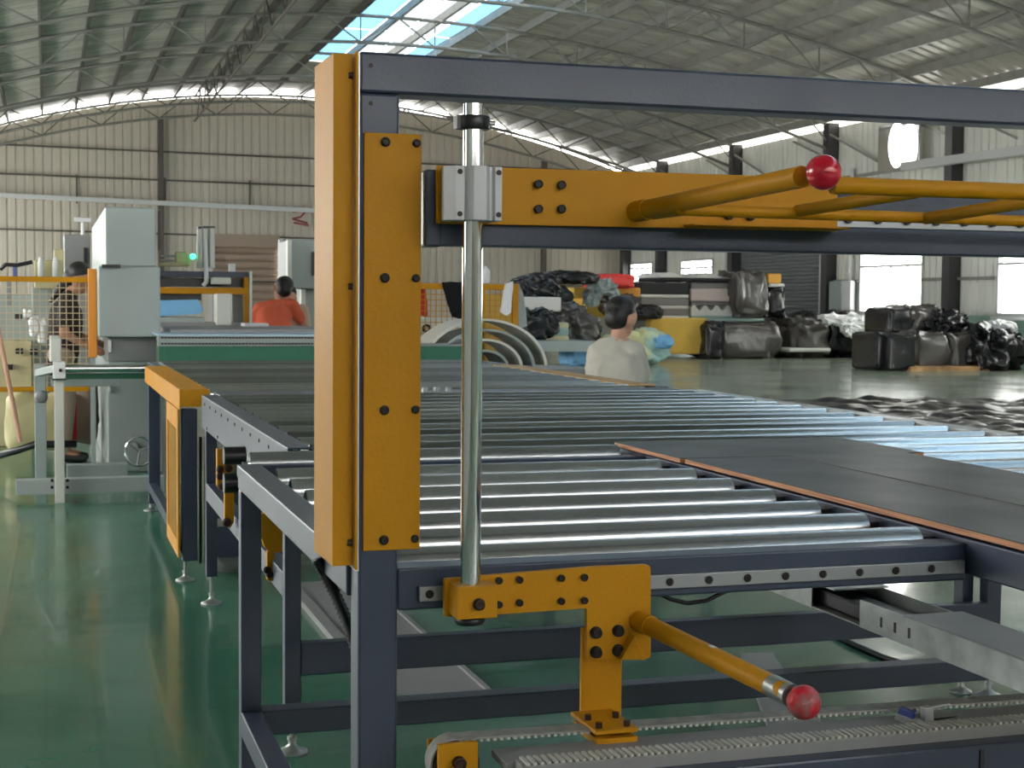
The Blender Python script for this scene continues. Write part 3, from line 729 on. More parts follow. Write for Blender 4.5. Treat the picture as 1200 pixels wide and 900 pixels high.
# dark drive box and chains between the legs
cb = thing('drive_chain', (.76, 7.3, .2), 'dark chain and motor unit half hidden between the blue legs', 'motor')
for px in (235, 241): MB().tube([U(px, 512, Y=7.9), U(px, 660, Y=7.9)], .008, 6).build('chain', 'black', cb)
for py in (505, 560, 600): MB().box(.83, .90, 7.85, 7.95, U(238, py, Y=7.9).z-.03, U(238, py, Y=7.9).z+.03).build('sprocket_box', 'black', cb, .004)
MB().lathe((.95, 8.0, .0), [(0, 0), (.14, 0), (.16, .05), (.12, .12), (0, .15)], 16).build('motor_foot', 'mgrey2', cb)
# yellow actuator brackets under the rails
def actuator(pts_px, Y, label, extra):
    t = thing('actuator_bracket', tuple(U(*pts_px[0], Y=Y)), label, 'bracket')
    o = MB().prism([uz(a, b, Y) for a, b in pts_px], Y-.01, Y+.03).build('plate', 'yellow', t, .002)
    for px, py, r in extra: p = U(px, py, Y=Y-.01); bolt(o, (p.x, Y-.01, p.z), r, 'rustbolt')
    return t
ac = actuator([(254, 526), (254, 570), (262, 577), (273, 572), (273, 528)], 5.9, 'upper yellow bracket bolted beneath the end of the middle rail', ((258, 550, .012), (258, 558, .012), (261, 570, .012), (268, 549, .012)))
for py, rr_ in ((534, .05), (566, .055)):
    p = U(273, py, Y=4.9); MB().cyl((p.x-.03, 4.9, p.z), (p.x+.04, 4.9, p.z), rr_*.6, 14).build('motor_hub', 'black', ac)
actuator([(263, 577), (263, 614), (269, 619), (274, 612), (274, 577)], 5.9, 'narrow yellow arm hanging under the upper bracket', ((266, 612, .014),))
a2 = actuator([(304, 602), (304, 625), (310, 641), (318, 648), (331, 646), (331, 608), (318, 600)], 4.9, 'lower yellow bracket hanging behind the near leg', ())
o = MB().prism([uz(313, 646, 4.9), uz(313, 680, 4.9), uz(322, 682, 4.9), uz(322, 646, 4.9)], 4.90, 4.93).build('arm', 'yellow', a2, .002)
for px, py in ((313, 668), (316, 673)): p = U(px, py, Y=4.9); bolt(o, (p.x, 4.9, p.z), .010, 'bolt')
# floor tray / gray sheets under the table
tr = [[(1.05, 3.2), (1.6, 3.1), (2.2, 5.6), (1.7, 5.8)]]
st = thing('steel_trough', (1.0, 5.2, 0), 'grey steel sheet lying on the floor between the table legs', 'sheet')
MB().box(1.17, 1.50, 5.0, 7.4, .0, .02).build('sheet', 'mgrey2', st); MB().box(1.12, 1.17, 5.0, 7.4, 0.0, .03).build('lip', 'mgrey2', st); MB().box(1.50, 1.52, 5.0, 7.4, 0.0, .03).build('lip', 'mgrey2', st)
q = [U(868, 765, Z=.02), U(905, 765, Z=.02), U(975, 862, Z=.02), U(905, 862, Z=.02)]
mb = MB(); mb.add([(p.x, p.y, .0) for p in q]+[(p.x, p.y, .02) for p in q], [(0,3,2,1),(4,5,6,7),(0,1,5,4),(1,2,6,5),(2,3,7,6),(3,0,4,7)])
tag(mb.build('steel_strip', 'mgrey2'), 'flat grey steel strip on the floor behind the red-tipped bar', 'sheet')
# cable tray + rear right leg
ct = thing('cable_tray', (2.1, 3.4, .6), 'galvanised cable tray with slots below the boards at the right edge', 'tray')
def tray(pxa, pxb, Ya, Yb, hpx):
    a = U(*pxa, Y=Ya); b = U(*pxb, Y=Yb)
    mb = MB(); h = .075
    mb.add([a, b, b-Vector((0, 0, h)), a-Vector((0, 0, h)), a+Vector((.004, 0, 0)), b+Vector((.004, 0, 0)), b+Vector((.004, 0, -h)), a+Vector((.004, 0, -h))],
           [(0,3,2,1),(4,5,6,7),(0,1,5,4),(1,2,6,5),(2,3,7,6),(3,0,4,7)])
    return a, b, mb
TX = 2.35; TZ = .445
MB().box(TX, TX+.004, 1.8, 4.0, TZ, TZ+.083).build('side', 'galv', ct); MB().box(TX+.004, TX+.17, 1.8, 5.9, TZ, TZ+.004).build('bottom', 'galv', ct)
MB().box(TX+.17, TX+.174, 1.8, 5.9, TZ, TZ+.083).build('side', 'galv', ct); MB().box(TX, TX+.004, 4.3, 5.9, TZ, TZ+.083).build('side', 'galv', ct)
MB().box(TX-.004, TX+.19, 1.8, 3.75, TZ+.083, TZ+.088).build('cover', 'mgrey2', ct); MB().box(TX-.004, TX+.19, 4.15, 4.55, TZ+.083, TZ+.088).build('cover', 'galv', ct)
MB().box(TX+.03, TX+.12, 3.4, 5.1, TZ+.005, TZ+.06).build('cable_bundle', 'black', ct, .01)
for i in range(3): MB().box(TX-.001, TX, 3.72+i*.075, 3.732+i*.075, TZ+.025, TZ+.055).build('slot', 'black', ct)
lx = U(1127, 750, Y=4.70).x
bx(lx, lx+.045, 4.70, 4.76, .06, TZ).build('leg', 'blue', ct, .003); foot(ct, lx+.022, 4.73, .09, .04)
# cable loops
cab = MB().tube([U(765, 690, Y=2.62), U(785, 702, Y=2.62), U(805, 707, Y=2.62), U(828, 704, Y=2.62), U(850, 693, Y=2.62), U(870, 684, Y=2.62)], .0045, 8).build('cable', 'black')
tag(cab, 'thin black cable sagging beneath the front rail', 'cable')
cab = MB().tube([U(975, 742, Z=.012), U(1000, 755, Z=.012), U(1035, 770, Z=.012), U(1060, 778, Z=.012), U(1110, 790, Z=.012)], .012, 8).build('cable', 'black')
tag(cab, 'dark cable lying on the floor between the lower rails', 'cable')

# ================================================================== LEFT BACKGROUND
def pxbox(px0, py0, px1, py1, Y, dep):      # box whose front face fills a pixel box at depth Y
    a = U(px0, py0, Y=Y); b = U(px1, py1, Y=Y); c_ = U((px0+px1)/2, py0, Y=Y); d_ = U((px0+px1)/2, py1, Y=Y)
    return (a.x, b.x, Y, Y+dep, d_.z, c_.z)
cut = thing('splitting_machine', (.65, 12.7, 0), 'tall grey-green machine cabinet beside the end of the roller conveyor', 'machine')
a = pxbox(123, 243, 183, 312, 12.75, 3.8); bx(a[0], a[1], 12.75, 16.5, a[4], a[5]).build('upper_cabinet', 'mgrey', cut, .012)
b = pxbox(115, 312, 188, 395, 12.55, 1.0); bx(b[0], b[1], 12.55, 13.5, b[4], b[5]).build('lower_cabinet', 'mgrey', cut, .012)
c1_ = pxbox(126, 395, 183, 424, 12.7, 2); bx(c1_[0], c1_[1], 12.7, 14, c1_[4], c1_[5]).build('control_box', 'mgrey2', cut, .008)
c2_ = pxbox(126, 441, 190, 541, 12.7, 3.6); bx(c2_[0], c2_[1], 12.7, 18.2, 0, c1_[4]).build('pedestal', 'mgrey', cut, .01)
p = pxbox(119, 310, 141, 314, 12.54, 0); bx(p[0], p[1], 12.5, 12.545, p[4], p[5]).build('grip_slot', 'black', cut)
for py in (402, 409, 447, 456): q = U(129, py, Y=12.68); bx(q.x-.012, q.x+.012, 12.66, 12.70, q.z-.025, q.z+.025).build('hinge', 'alu', cut, .004)
p = U(186, 290, Y=12.7); bx(p.x, p.x+.02, 12.75, 12.78, p.z-.02, p.z+.3).build('side_pipe', 'black', cut)
# handwheel
hw = U(163, 529, Y=12.1); ring = [hw+Vector((.105*cos(t), 0, .115*sin(t))) for t in [2*pi*i/28 for i in range(28)]]
h_ = tag(MB().tube(ring, .011, 8, closed=True).build('handwheel', 'chrome'), 'chrome handwheel on the front of the grey-green pedestal', 'wheel')
for k in range(3): t = 2*pi*k/3+.4; MB().cyl(hw, hw+Vector((.1*cos(t), 0, .11*sin(t))), .009, 8).build('spoke', 'galv', h_)
MB().cyl(hw, hw+Vector((0, .6, 0)), .02, 10).build('hub', 'galv', h_)
# roller carrier stand
ss = thing('roller_stand', (.07, 10.85, 0), 'pale grey upright stand carrying a long chrome roller at left', 'stand')
a = pxbox(63.5, 443, 76, 590, 10.85, .07); bx(a[0], a[1], 10.85, 10.93, .0, a[5]).build('upright', 'rooms', ss, .004)
a = pxbox(62, 424, 77, 444, 10.82, .1); bx(a[0], a[1], 10.80, 10.95, a[4], a[5]).build('bearing_block', 'white', ss, .006)
bx(a[0]-.005, a[1]+.005, 10.79, 10.96, a[4]-.008, a[4]+.003).build('base_gasket', 'black', ss)
q = U(71, 434, Y=10.79); MB().cyl((q.x, 10.80, q.z), (q.x, 10.78, q.z), .012, 10).build('bolt', 'bolt', ss)
q = U(76, 432, Y=10.87); MB().cyl((q.x-.02, 10.87, q.z), (U(172, 432, Y=10.87).x, 10.87, q.z), .028, 20).build('long_roller', 'chrome', ss)
q = U(76, 441, Y=11.0); bx(q.x, U(172, 440, Y=11).x, 10.98, 11.04, q.z-.02, q.z+.02).build('green_strip', 'greenb', ss)
a = pxbox(19, 558, 191, 575, 11.15, .12); bx(a[0], a[1], 11.0, 11.12, a[4], a[5]).build('base_beam', 'mgrey', ss, .004)
for px in (61, 79):
    for py in (563, 571): q = U(px, py, Y=10.99); MB().cyl((q.x, 11.0, q.z), (q.x, 10.985, q.z), .012, 8).build('bolt', 'bolt', ss)
a = pxbox(76, 441, 126, 453, 11.9, .1); bx(a[0]-.1, a[1]+.1, 11.9, 12.0, a[4], a[5]).build('cross_beam', 'mgrey', ss, .004)
a = pxbox(40, 428, 55, 553, 11.9, .1); bx(a[0], a[1], 11.9, 12.02, 0.0, a[5]).build('rear_upright', 'mgrey', ss, .006)
MB().bar(U(45, 437, Y=11.88), U(66, 432, Y=11.0), .05).build('bracket_arm', 'mgrey', ss, .004)
q = U(48, 465, Y=11.89); MB().lathe((q.x, 11.9, q.z), [(0, -.02), (.035, -.02), (.05, 0), (.035, .004), (0, .004)], 16, (0, 1, 0)).build('knob', 'mgrey2', ss)
a = pxbox(58, 395, 72, 424, 11.6, .3); bx(a[0], a[1], 11.6, 12.2, a[4], a[5]).build('roll_arm', 'rooms', ss, .01)
bx(U(78, 545, Y=12.3).x, .6, 12.2, 12.35, .02, .12).build('base_bar', 'mgrey', ss, .004)
# yellow fence with wire mesh
fe = thing('safety_fence', (0, 12.9, 0), 'orange-yellow safety fence with wire mesh in front of the dark-shirted woman', 'fence')
YFn = 12.9
a = U(108, 315, Y=YFn); bx(a.x-.02, a.x+.02, YFn-.02, YFn+.02, 0, U(108, 419, Y=YFn).z).build('base_tube', 'mgrey', fe)
bx(a.x-.035, a.x+.035, YFn-.03, YFn+.03, U(108, 419, Y=YFn).z, a.z).build('post', mat('orange_yellow', (.80, .30, .03), .4), fe, .006)
zt = U(50, 327, Y=YFn).z; zb = U(50, 456, Y=YFn).z; xl = U(-40, 400, Y=YFn).x; xr = a.x-.03
bx(xl, xr, YFn-.02, YFn+.02, zt-.025, zt+.02).build('rail', 'yellow', fe, .004); bx(xl, xr, YFn-.02, YFn+.02, zb-.02, zb+.02).build('rail', 'yellow', fe, .004)
bx(xl-.05, xl, YFn-.03, YFn+.03, 0, zt+.05).build('post', 'yellow', fe, .004)
wm = MB(); x = xl
while x < xr: wm.bar((x, YFn, zb), (x, YFn, zt), .0065); x += .052
z = zb
while z < zt: wm.bar((xl, YFn, z), (xr, YFn, z), .0065); z += .052
o = wm.build('wire_mesh', mat('mesh_wire', (.62, .50, .33), .5, .3), fe); o['kind'] = 'stuff'
# clutter behind the fence
def ridge(q): return 1-2*abs(noise.noise(q))
def lump(name, c, s, material, label, cat, seed=0, amp=.12, freq=2.2, sq=.55, group=None, sub=5, fold=.5):
    big = sub > 6
    mb = MB(); n = 84 if big else 36; m_ = n//2; vs = []; fs = []
    c = Vector(c)
    def sp_(v, e): return math.copysign(abs(v)**e, v)
    md = min(s); of = Vector((seed*3.1, seed*1.7, seed*.9))
    for j in range(m_+1):
        ph = -pi/2+pi*j/m_
        for i in range(n):
            th = 2*pi*i/n
            x = sp_(cos(ph), sq)*sp_(cos(th), sq); y = sp_(cos(ph), sq)*sp_(sin(th), sq); z = sp_(sin(ph), sq)
            q = Vector((x*s[0]/2, y*s[1]/2, z*s[2]/2)); u = q/md
            wq = Vector((u.x*2.2+u.z*.8, u.y*2.2, u.z*1.0+u.x*.6))+of
            d = noise.noise(u*freq+of)*amp*md
            d += (ridge(wq*1.3)-.5)*amp*md*fold*1.1 + (ridge(wq*2.7+of)-.5)*amp*md*fold*.6
            if big: d += (ridge(Vector((u.x*6+u.z*2, u.y*6, u.z*2.5))+of)-.5)*amp*md*fold*.35
            q = q*(1+d/max(.05, q.length)); q.z = max(q.z, -s[2]/2)
            vs.append(c+q+Vector((0, 0, s[2]/2)))
    for j in range(m_):
        for i in range(n): fs.append((j*n+i, j*n+(i+1) % n, (j+1)*n+(i+1) % n, (j+1)*n+i))
    o = mb.add(vs, fs, True).build(name, material)
    return tag(o, label, cat, group)
p = U(40, 533, Y=13.6); lump('sack', (U(42, 500, Y=13.6).x, 13.6, .12), (.50, .4, .48), 'cream', 'yellow-white stuffed sack on the floor behind the fence', 'sack', 3)
p = U(80, 470, Y=14); bx(p.x-.06, p.x+.07, 13.9, 14.2, .15, U(80, 462, Y=14).z).build('red_bin', mat('red_board', (.45, .01, .03), .5))
tag(bpy.data.objects['red_bin'], 'upright red board standing beside the stuffed sack', 'board')
lump('dark_sack', (U(95, 500, Y=14.2).x, 14.2, .1), (.3, .3, .7), 'tan', 'brown drape hanging behind the red board', 'cloth', 8)
cbl = MB().tube([U(-10, 536, Y=12.6), U(20, 528, Y=12.4), U(40, 521, Y=12.3), U(90, 520, Y=12.3)], .03, 8).build('black_cable', 'black'); tag(cbl, 'thick black cable running across the floor at far left', 'cable')
pk = MB().cyl(U(-5, 370, Y=12.3), U(24, 518, Y=12.2), .018, 10).build('pole', 'skinl'); tag(pk, 'thin pinkish pole leaning at far left', 'pole')
# grey cloth/boxes behind the fence: winding machine
wmn = thing('winding_machine', (-.3, 15, 0), 'cluttered beige winding machine behind the wire fence', 'machine')
a = pxbox(0, 400, 38, 520, 15.2, 1); bx(a[0]-.5, a[1], 15.2, 16, 0, a[5]).build('base', 'cream', wmn, .01)
a = pxbox(37, 335, 62, 450, 15.6, 1); bx(a[0], a[1], 15.6, 16, 0.2, a[5]).build('panel', 'mgrey', wmn, .01)
a = pxbox(-30, 345, 42, 402, 15.8, 1); bx(a[0], a[1], 15.8, 16.2, a[4], a[5]).build('panel', 'mgrey', wmn, .01)
a = pxbox(40, 305, 75, 338, 15.4, 1); bx(a[0], a[1], 15.4, 16.2, a[4], a[5]).build('hood', 'cream', wmn, .01)
for px in (10, 15): q = U(px, 318, Y=15.3); 
MB().tube([U(0, 316, Y=15.2), U(7, 310, Y=15.2), U(20, 311, Y=15.2), U(38, 307, Y=15.2)], .02, 8).build('black_arm', 'black', wmn)
a = pxbox(15, 311, 20, 325, 15.2, .1); bx(*a).build('blue_clamp', mat('blue_clamp', (.1, .13, .35), .4), wmn)
a = pxbox(8, 330, 13, 358, 15.1, .1); bx(*a).build('strut', 'mgrey2', wmn)
for i, (px, py) in enumerate(((17, 368), (30, 369), (18, 408), (35, 409), (8, 427), (45, 428))):
    a = pxbox(px, py, px+9, py+7, 15.1, .08); bx(*a).build('fitting', 'black', wmn, .01)
for i, (px, py, sx, sy) in enumerate(((41, 377, .10, .20), (50, 383, .09, .24), (34, 362, .10, .08))):
    q = U(px, py+sy*55, Y=15.1); lump('white_rag', (q.x, 15.1, q.z-.05), (sx, .12, sy), 'white', ('long white rag hanging behind the fence', 'second white rag hanging beside the woman', 'small crumpled white rag higher on the machine')[i], 'rag', i+20, .2)
for i, px in enumerate((48, 65)):
    q = U(px, 326, Y=15.3); MB().lathe((q.x, 15.3, q.z), [(0, 0), (.03, 0), (.03, .14), (.018, .2), (0, .21)], 12).build('spool', 'white', wmn)
a = pxbox(63, 292, 75, 312, 16, .3); bx(*a).build('yellow_box', 'cream', wmn, .01)
gb = thing('grey_cabinet', (.4, 17, 1), 'plain grey electrical cabinet behind the tall machine cabinet', 'cabinet')
a = pxbox(75, 275, 106, 345, 17.5, .6); bx(a[0], a[1], 17.5, 18.2, 0.3, a[5]).build('body', 'mgrey2', gb, .01)
a = pxbox(98, 290, 103, 316, 17.45, .05); bx(*a).build('display', 'black', gb, .004)
cmr = thing('ceiling_camera', tuple(U(97, 270, Y=17.4)), 'small white bracket lamp above the grey cabinet', 'lamp')
MB().cyl(U(97, 275, Y=17.7), U(97, 258, Y=17.7), .02, 8).build('stem', 'white', cmr); MB().bar(U(87, 257, Y=17.7), U(107, 258, Y=17.7), .07, .05).build('head', 'white', cmr, .01)

# ------------------------------------------------------------------ feed conveyor behind the rollers
fc = thing('feed_conveyor', (2, 11.8, 0), 'green belt conveyor with slotted pale blue chain edge across the end', 'conveyor')
x0 = U(184, 400, Y=11.9).x; x1 = U(548, 415, Y=11.9).x
g0 = U(280, 422, Y=11.7).z; g1 = U(280, 406, Y=11.7).z
bx(x0, x1, 11.7, 11.76, g0-.25, g1).build('green_apron', 'greenb', fc)
s0_ = U(280, 405.5, Y=11.8).z; s1_ = U(280, 393.5, Y=11.8).z; s2_ = U(280, 386, Y=12.6).z
x1b = U(420, 400, Y=11.9).x
bx(x0, x1b, 11.78, 11.86, s0_, s1_).build('slotted_rail', 'mgrey', fc, .003)
n_s = 60
for zc in (U(280, 395.5, Y=11.78).z, U(280, 402.5, Y=11.78).z):
    for i in range(n_s):
        x = x0+.02+i*(x1b-x0-.04)/n_s; bx(x, x+.021, 11.775, 11.781, zc-.008, zc+.005).build('slot', 'black', fc)
bx(x0, x1b, 11.86, 12.5, s1_-.004, s1_+.012).build('top_slab', 'paleblue', fc, .004)
bx(.96, x1b, 12.5, 14.4, s1_-.01, s1_+.035).build('table_bed', 'mgrey2', fc)
for x in (x0+.1, x1-.1): bx(x, x+.08, 11.8, 11.88, 0, g0-.2).build('leg', 'mgrey', fc)
bx(x1b, x1, 11.76, 12.4, g1-.03, g1+.006).build('bed', 'mgrey2', fc)
# cutting gantry behind
gt = thing('cutting_gantry', (1.8, 15, 0), 'dark blue and yellow cutting bridge holding a sheet of pale blue foam', 'machine')
Yg = 15.0
a = pxbox(186, 318, 294, 325, Yg, .3); bx(a[0], a[1], Yg, Yg+.3, a[4], a[5]).build('top_beam', 'blue', gt, .005)
a = pxbox(186, 326, 291, 336, Yg+.1, .3); bx(a[0], a[1], Yg+.1, Yg+.4, a[4], a[5]).build('rear_beam', 'black', gt, .005)
a = pxbox(186, 337, 287, 344.5, Yg-.05, .1); bx(*a).build('yellow_beam', 'yellow', gt, .005)
a = pxbox(286, 325, 292, 377, Yg-.05, .1); bx(a[0], a[1], Yg-.05, Yg+.05, .9, a[5]).build('yellow_post', 'yellow', gt, .005)
a = pxbox(292.5, 318, 295.5, 378, Yg-.07, .1); bx(a[0], a[1], Yg-.07, Yg+.05, 0, a[5]).build('white_post', 'white', gt, .003)
a = pxbox(272, 345, 285, 383, Yg+.2, .3); bx(a[0], a[1], Yg+.2, Yg+.4, 0, a[5]).build('side_box', 'mgrey2', gt)
a = pxbox(254, 344, 271, 381, Yg-.2, .3); bx(*a).build('white_column', 'rooms', gt, .006)
a = pxbox(249, 325, 271, 333, Yg-.2, .2); bx(*a).build('white_cap', 'rooms', gt, .01)
a = pxbox(186, 344, 236, 352, Yg+.05, .1); bx(*a).build('shadow_box', 'black', gt)
pts = [uz(187, 352, Yg), uz(187, 371, Yg), uz(233, 368, Yg), uz(239, 363, Yg), uz(232, 351, Yg)]
tag(MB().prism(pts, Yg, Yg+.5).build('foam_sheet', 'bluefoam'), 'pale blue foam sheet hanging in the cutting bridge', 'foam')
a = pxbox(188, 372, 240, 378, Yg-.02, .4); bx(*a).build('roller_bar', 'mgrey', gt, .005)
a = pxbox(186, 378, 300, 384, Yg-.1, .6); bx(*a).build('bed', 'mgrey2', gt)
a = pxbox(287, 379, 315, 384.5, 14.0, .3); tag(bx(*a).build('white_case', 'white'), 'flat white box on the conveyor bed beside the orange shirt', 'box')
ca = thing('actuator_column', tuple(U(242, 313, Y=15.1)), 'white twin vertical actuator standing on the cutting bridge', 'actuator')
for p0, p1 in ((232, 236.5), (238, 252)):
    a = pxbox(p0, 268 if p0 < 235 else 266, p1, 314, 15.1, .15); bx(*a).build('column', 'rooms', ca, .005)
    a = pxbox(p0, 265.5 if p0 < 235 else 265, p1, 268, 15.1, .16); bx(*a).build('cap', 'black', ca)
MB().cyl((U(245, 313, Y=15.09).x, 15.09, U(245, 313, Y=15.09).z), (U(245, 268, Y=15.09).x, 15.09, U(245, 268, Y=15.09).z), .012, 6).build('groove', 'mgrey2', ca)
MB().tube([U(240, 281, Y=14.95), U(241, 300, Y=14.95), U(242, 330, Y=14.95), U(238, 335, Y=14.95)], .022, 8).build('hose', 'white', ca)
mt_ = thing('cream_motor', tuple(U(215, 310, Y=15.4)), 'cream motor unit with a lit green lamp on the cutting bridge', 'motor')
a = pxbox(206, 295, 219, 310, 15.4, .2); bx(*a).build('gearbox', 'cream', mt_, .01)
a = pxbox(189, 307, 222, 312, 15.3, .2); bx(*a).build('base_plate', 'cream', mt_, .01)
a = pxbox(219, 298, 224, 312, 15.4, .1); bx(*a).build('bracket', 'cream', mt_, .004)
for py in (300, 305): MB().cyl(U(189, py, Y=15.5), U(206, py, Y=15.5), .012, 8).build('shaft', 'galv', mt_)
MB().sph(U(226, 300.5, Y=15.3), .028, 14, 10).build('green_lamp', mat('green_light', (.05, 1, .45), .3, emit=3), mt_)
a = pxbox(269, 309, 276, 318, 15.3, .1); tag(bx(*a).build('beacon', 'white'), 'small white beacon on the blue bridge beam', 'lamp')
rc = thing('control_cabinet', tuple(U(350, 386, Y=17)), 'large pale grey cabinet right of the coral-shirted worker', 'cabinet')
a = pxbox(341, 281, 400, 338, 17, 1); bx(*a).build('body', 'mgrey', rc, .01)
a = pxbox(337, 281, 342, 340, 16.95, .1); bx(*a).build('edge_strip', 'rooms', rc)
a = pxbox(358, 338, 400, 390, 17.2, 1); bx(a[0], a[1], 17.2, 18, 0, a[5]).build('base', 'mgrey', rc)
a = pxbox(353, 339, 358, 386, 17.1, .1); bx(a[0], a[1], 17.1, 17.2, 0, a[5]).build('post', 'rooms', rc)
a = pxbox(366, 295, 372, 323, 16.95, .06); bx(*a).build('screen', 'black', rc, .004)
a = pxbox(327, 281, 329, 385, 18, .06); tag(bx(a[0], a[1], 18, 18.06, 0, a[5]).build('thin_post', 'frame'), 'thin pale post in front of the beige roller door', 'post')

# ------------------------------------------------------------------ second fence and film rolls seen past the shaft
f2 = thing('safety_fence', (3, 13.5, 0), 'yellow safety fence right of the shaft with clothes hung on it', 'fence')
Y2 = 13.5
za_, zb_ = U(550, 335, Y=Y2).z, U(550, 412, Y=Y2).z
xa, xb_ = U(440, 335, Y=Y2).x, U(600, 335, Y=Y2).x
bx(xa, xb_, Y2-.02, Y2+.02, za_-.035, za_+.02).build('rail', 'yellow', f2, .004)
for px in (564, 603): a = U(px, 370, Y=Y2); bx(a.x-.028, a.x+.028, Y2-.03, Y2+.03, 0, za_+.025).build('post', 'yellow', f2, .004)
wm = MB(); x = xa
while x < xb_: wm.bar((x, Y2, .4), (x, Y2, za_), .0065); x += .052
z = .4
while z < za_: wm.bar((xa, Y2, z), (xb_, Y2, z), .0065); z += .052
o = wm.build('wire_mesh', 'yellow', f2); o['kind'] = 'stuff'
def cloth(name, pts_px, Y, material, label, th=.05, wav=.03):
    q = [uz(a, b, Y) for a, b in pts_px]; mb = MB().prism(q, Y-th/2, Y+th/2)
    o = mb.build(name, material); s_ = o.modifiers.new('sub', 'SUBSURF'); s_.subdivision_type = 'SIMPLE'; s_.levels = s_.render_levels = 3
    tx = bpy.data.textures.new(name, 'CLOUDS'); tx.noise_scale = .12
    d = o.modifiers.new('disp', 'DISPLACE'); d.texture = tx; d.strength = wav; d.texture_coords = 'LOCAL'
    return tag(o, label, 'cloth')
cloth('black_cloth', [(519, 331), (523, 350), (530, 372), (546, 374), (546, 330)], Y2-.06, mat('black_cotton', (.012, .012, .013), .9, spec=.2), 'black jacket hung over the yellow fence behind the shaft')
cloth('lace_cloth', [(593, 333), (586, 366), (593, 370), (598, 366), (600, 330)], Y2-.06, 'white', 'white lace cloth hung on the yellow fence post')
cloth('grey_cloth', [(608, 333), (607, 386), (617, 382), (612, 345)], Y2+.04, 'mgrey', 'grey cloth hanging right of the yellow fence post')
cloth('red_cloth', [(480, 337), (480, 368), (500, 370), (500, 352), (497, 337)], Y2+.25, mat('red_cotton', (.6, .04, .03), .8), 'red shirt hanging behind the fence mesh')
a = pxbox(480, 372, 560, 412, 14.6, .8); tb2 = tag(bx(a[0], a[1], 14.6, 15.2, 0, a[5]).build('machine_hood', 'rooms', bevel=.05), 'pale ribbed machine hood behind the yellow fence', 'machine')
q = U(501, 385, Y=14.55); MB().lathe((q.x, 14.6, q.z), [(.02, -.02), (.045, -.02), (.045, 0), (.02, 0)], 16, (0, 1, 0)).build('port', 'bolt', tb2)
a = pxbox(568, 345, 600, 400, 15.4, .4); tag(bx(a[0], a[1], 15.4, 15.8, 0, a[5]).build('cardboard_panel', 'pale_yellow'), 'ochre panel standing behind the fence', 'panel')
bt2 = U(569, 310, Y=13.9); tag(MB().lathe((bt2.x, 13.9, U(569, 332, Y=13.9).z), [(0, 0), (.04, 0), (.045, .01), (.045, .12), (.015, .15), (.015, .165), (0, .165)], 14).build('bottle', 'white'), 'white bottle standing on the fence rail beside the shaft', 'bottle')
bx(bt2.x-.2, bt2.x+.15, 13.8, 14.0, U(569, 332, Y=13.9).z-.04, U(569, 332, Y=13.9).z).build('shelf', 'mgrey2', f2)
# curved foam sheets (nested arches)
ctr = U(562, 418, Y=12.9)
for i, (r_, mt__, lab) in enumerate(((.50, 'rooms', 'outermost white curved foam sheet arching behind the rollers'), (.40, 'mgrey', 'second grey curved foam sheet within the arch'), (.30, 'rooms', 'third white curved foam sheet within the arch'), (.19, 'mgrey', 'innermost curved foam sheet within the arch'))):
    ar = []; m1 = MB(); nn = 28
    for j in range(nn+1):
        t = pi*(.02+.96*j/nn); ar.append((t, 1.0))
    vs = []; fs = []
    for t, _ in ar:
        for rr_, yy in ((r_, 12.7), (r_, 13.25), (r_-.022, 13.25), (r_-.022, 12.7)):
            vs.append((ctr.x+rr_*1.15*cos(t), yy+.12*i*0, ctr.z-.10+rr_*.88*sin(t)))
    for j in range(nn):
        for k_ in range(4): fs.append((4*j+k_, 4*j+(k_+1) % 4, 4*j+4+(k_+1) % 4, 4*j+4+k_))
    fs += [(0, 1, 2, 3), (4*nn+3, 4*nn+2, 4*nn+1, 4*nn)]
    m1.add(vs, fs, False); tag(m1.build('curved_sheet', mt__), lab, 'foam', 'curved sheets in the arch')
bx(ctr.x-.75, ctr.x+1.0, 12.6, 13.4, ctr.z-.14, ctr.z-.10).build('sheet_table', 'mgrey2'); tb3 = bpy.data.objects['sheet_table']; tag(tb3, 'low grey table under the curved foam sheets', 'table')
for dx in (-.7, .92):
    for yy in (12.65, 13.3): bx(ctr.x+dx, ctr.x+dx+.05, yy, yy+.05, 0, ctr.z-.14).build('leg', 'mgrey2', tb3)
# ================================================================== FOAM AND FILM STOCK AT THE RIGHT
# floor contact row at depth Y=40; blocks given by pixel box
FO = {'w': 'white_foam', 'g': 'grey_foam', 'd': 'dark_foam', 'y': 'yellow_foam', 'p': 'pink_foam', 'c': 'aqua_foam', 'o': 'orange_foam'}
fm = {'w': mat('white_foam', (.72, .70, .66), .85), 'g': mat('grey_foam', (.22, .205, .20), .85), 'd': mat('dark_foam', (.03, .03, .032), .8),
      'y': mat('yellow_foam', (.82, .52, .10), .85, 0, .12, 3), 'p': mat('pinkish_foam', (.62, .52, .49), .85), 'c': mat('aqua_foam', (.36, .50, .46), .8), 'o': mat('orange_foam', (.75, .38, .07), .85), 'k': mat('cream_foam', (.66, .60, .38), .85)}
def foam(px0, py0, px1, py1, key, label, Y=40., dep=1.6, wavy=0, grp='foam blocks piled by the right wall', cat='foam'):
    a = pxbox(px0, py0, px1, py1, Y, dep)
    mb = MB()
    if not wavy: mb.box(*a); o = mb.build('foam_block', fm[key], bevel=.04)
    else:
        n = 90; top = [(a[0]+(a[1]-a[0])*i/n, a[5]-.06+.07*sin(i/90*2*pi*wavy)) for i in range(n, -1, -1)]
        mb.prism([(a[0], a[4]), (a[1], a[4])]+top, a[2], a[3]); o = mb.build('foam_block', fm[key])
    return tag(o, label, cat, grp)
Yp = 36.0
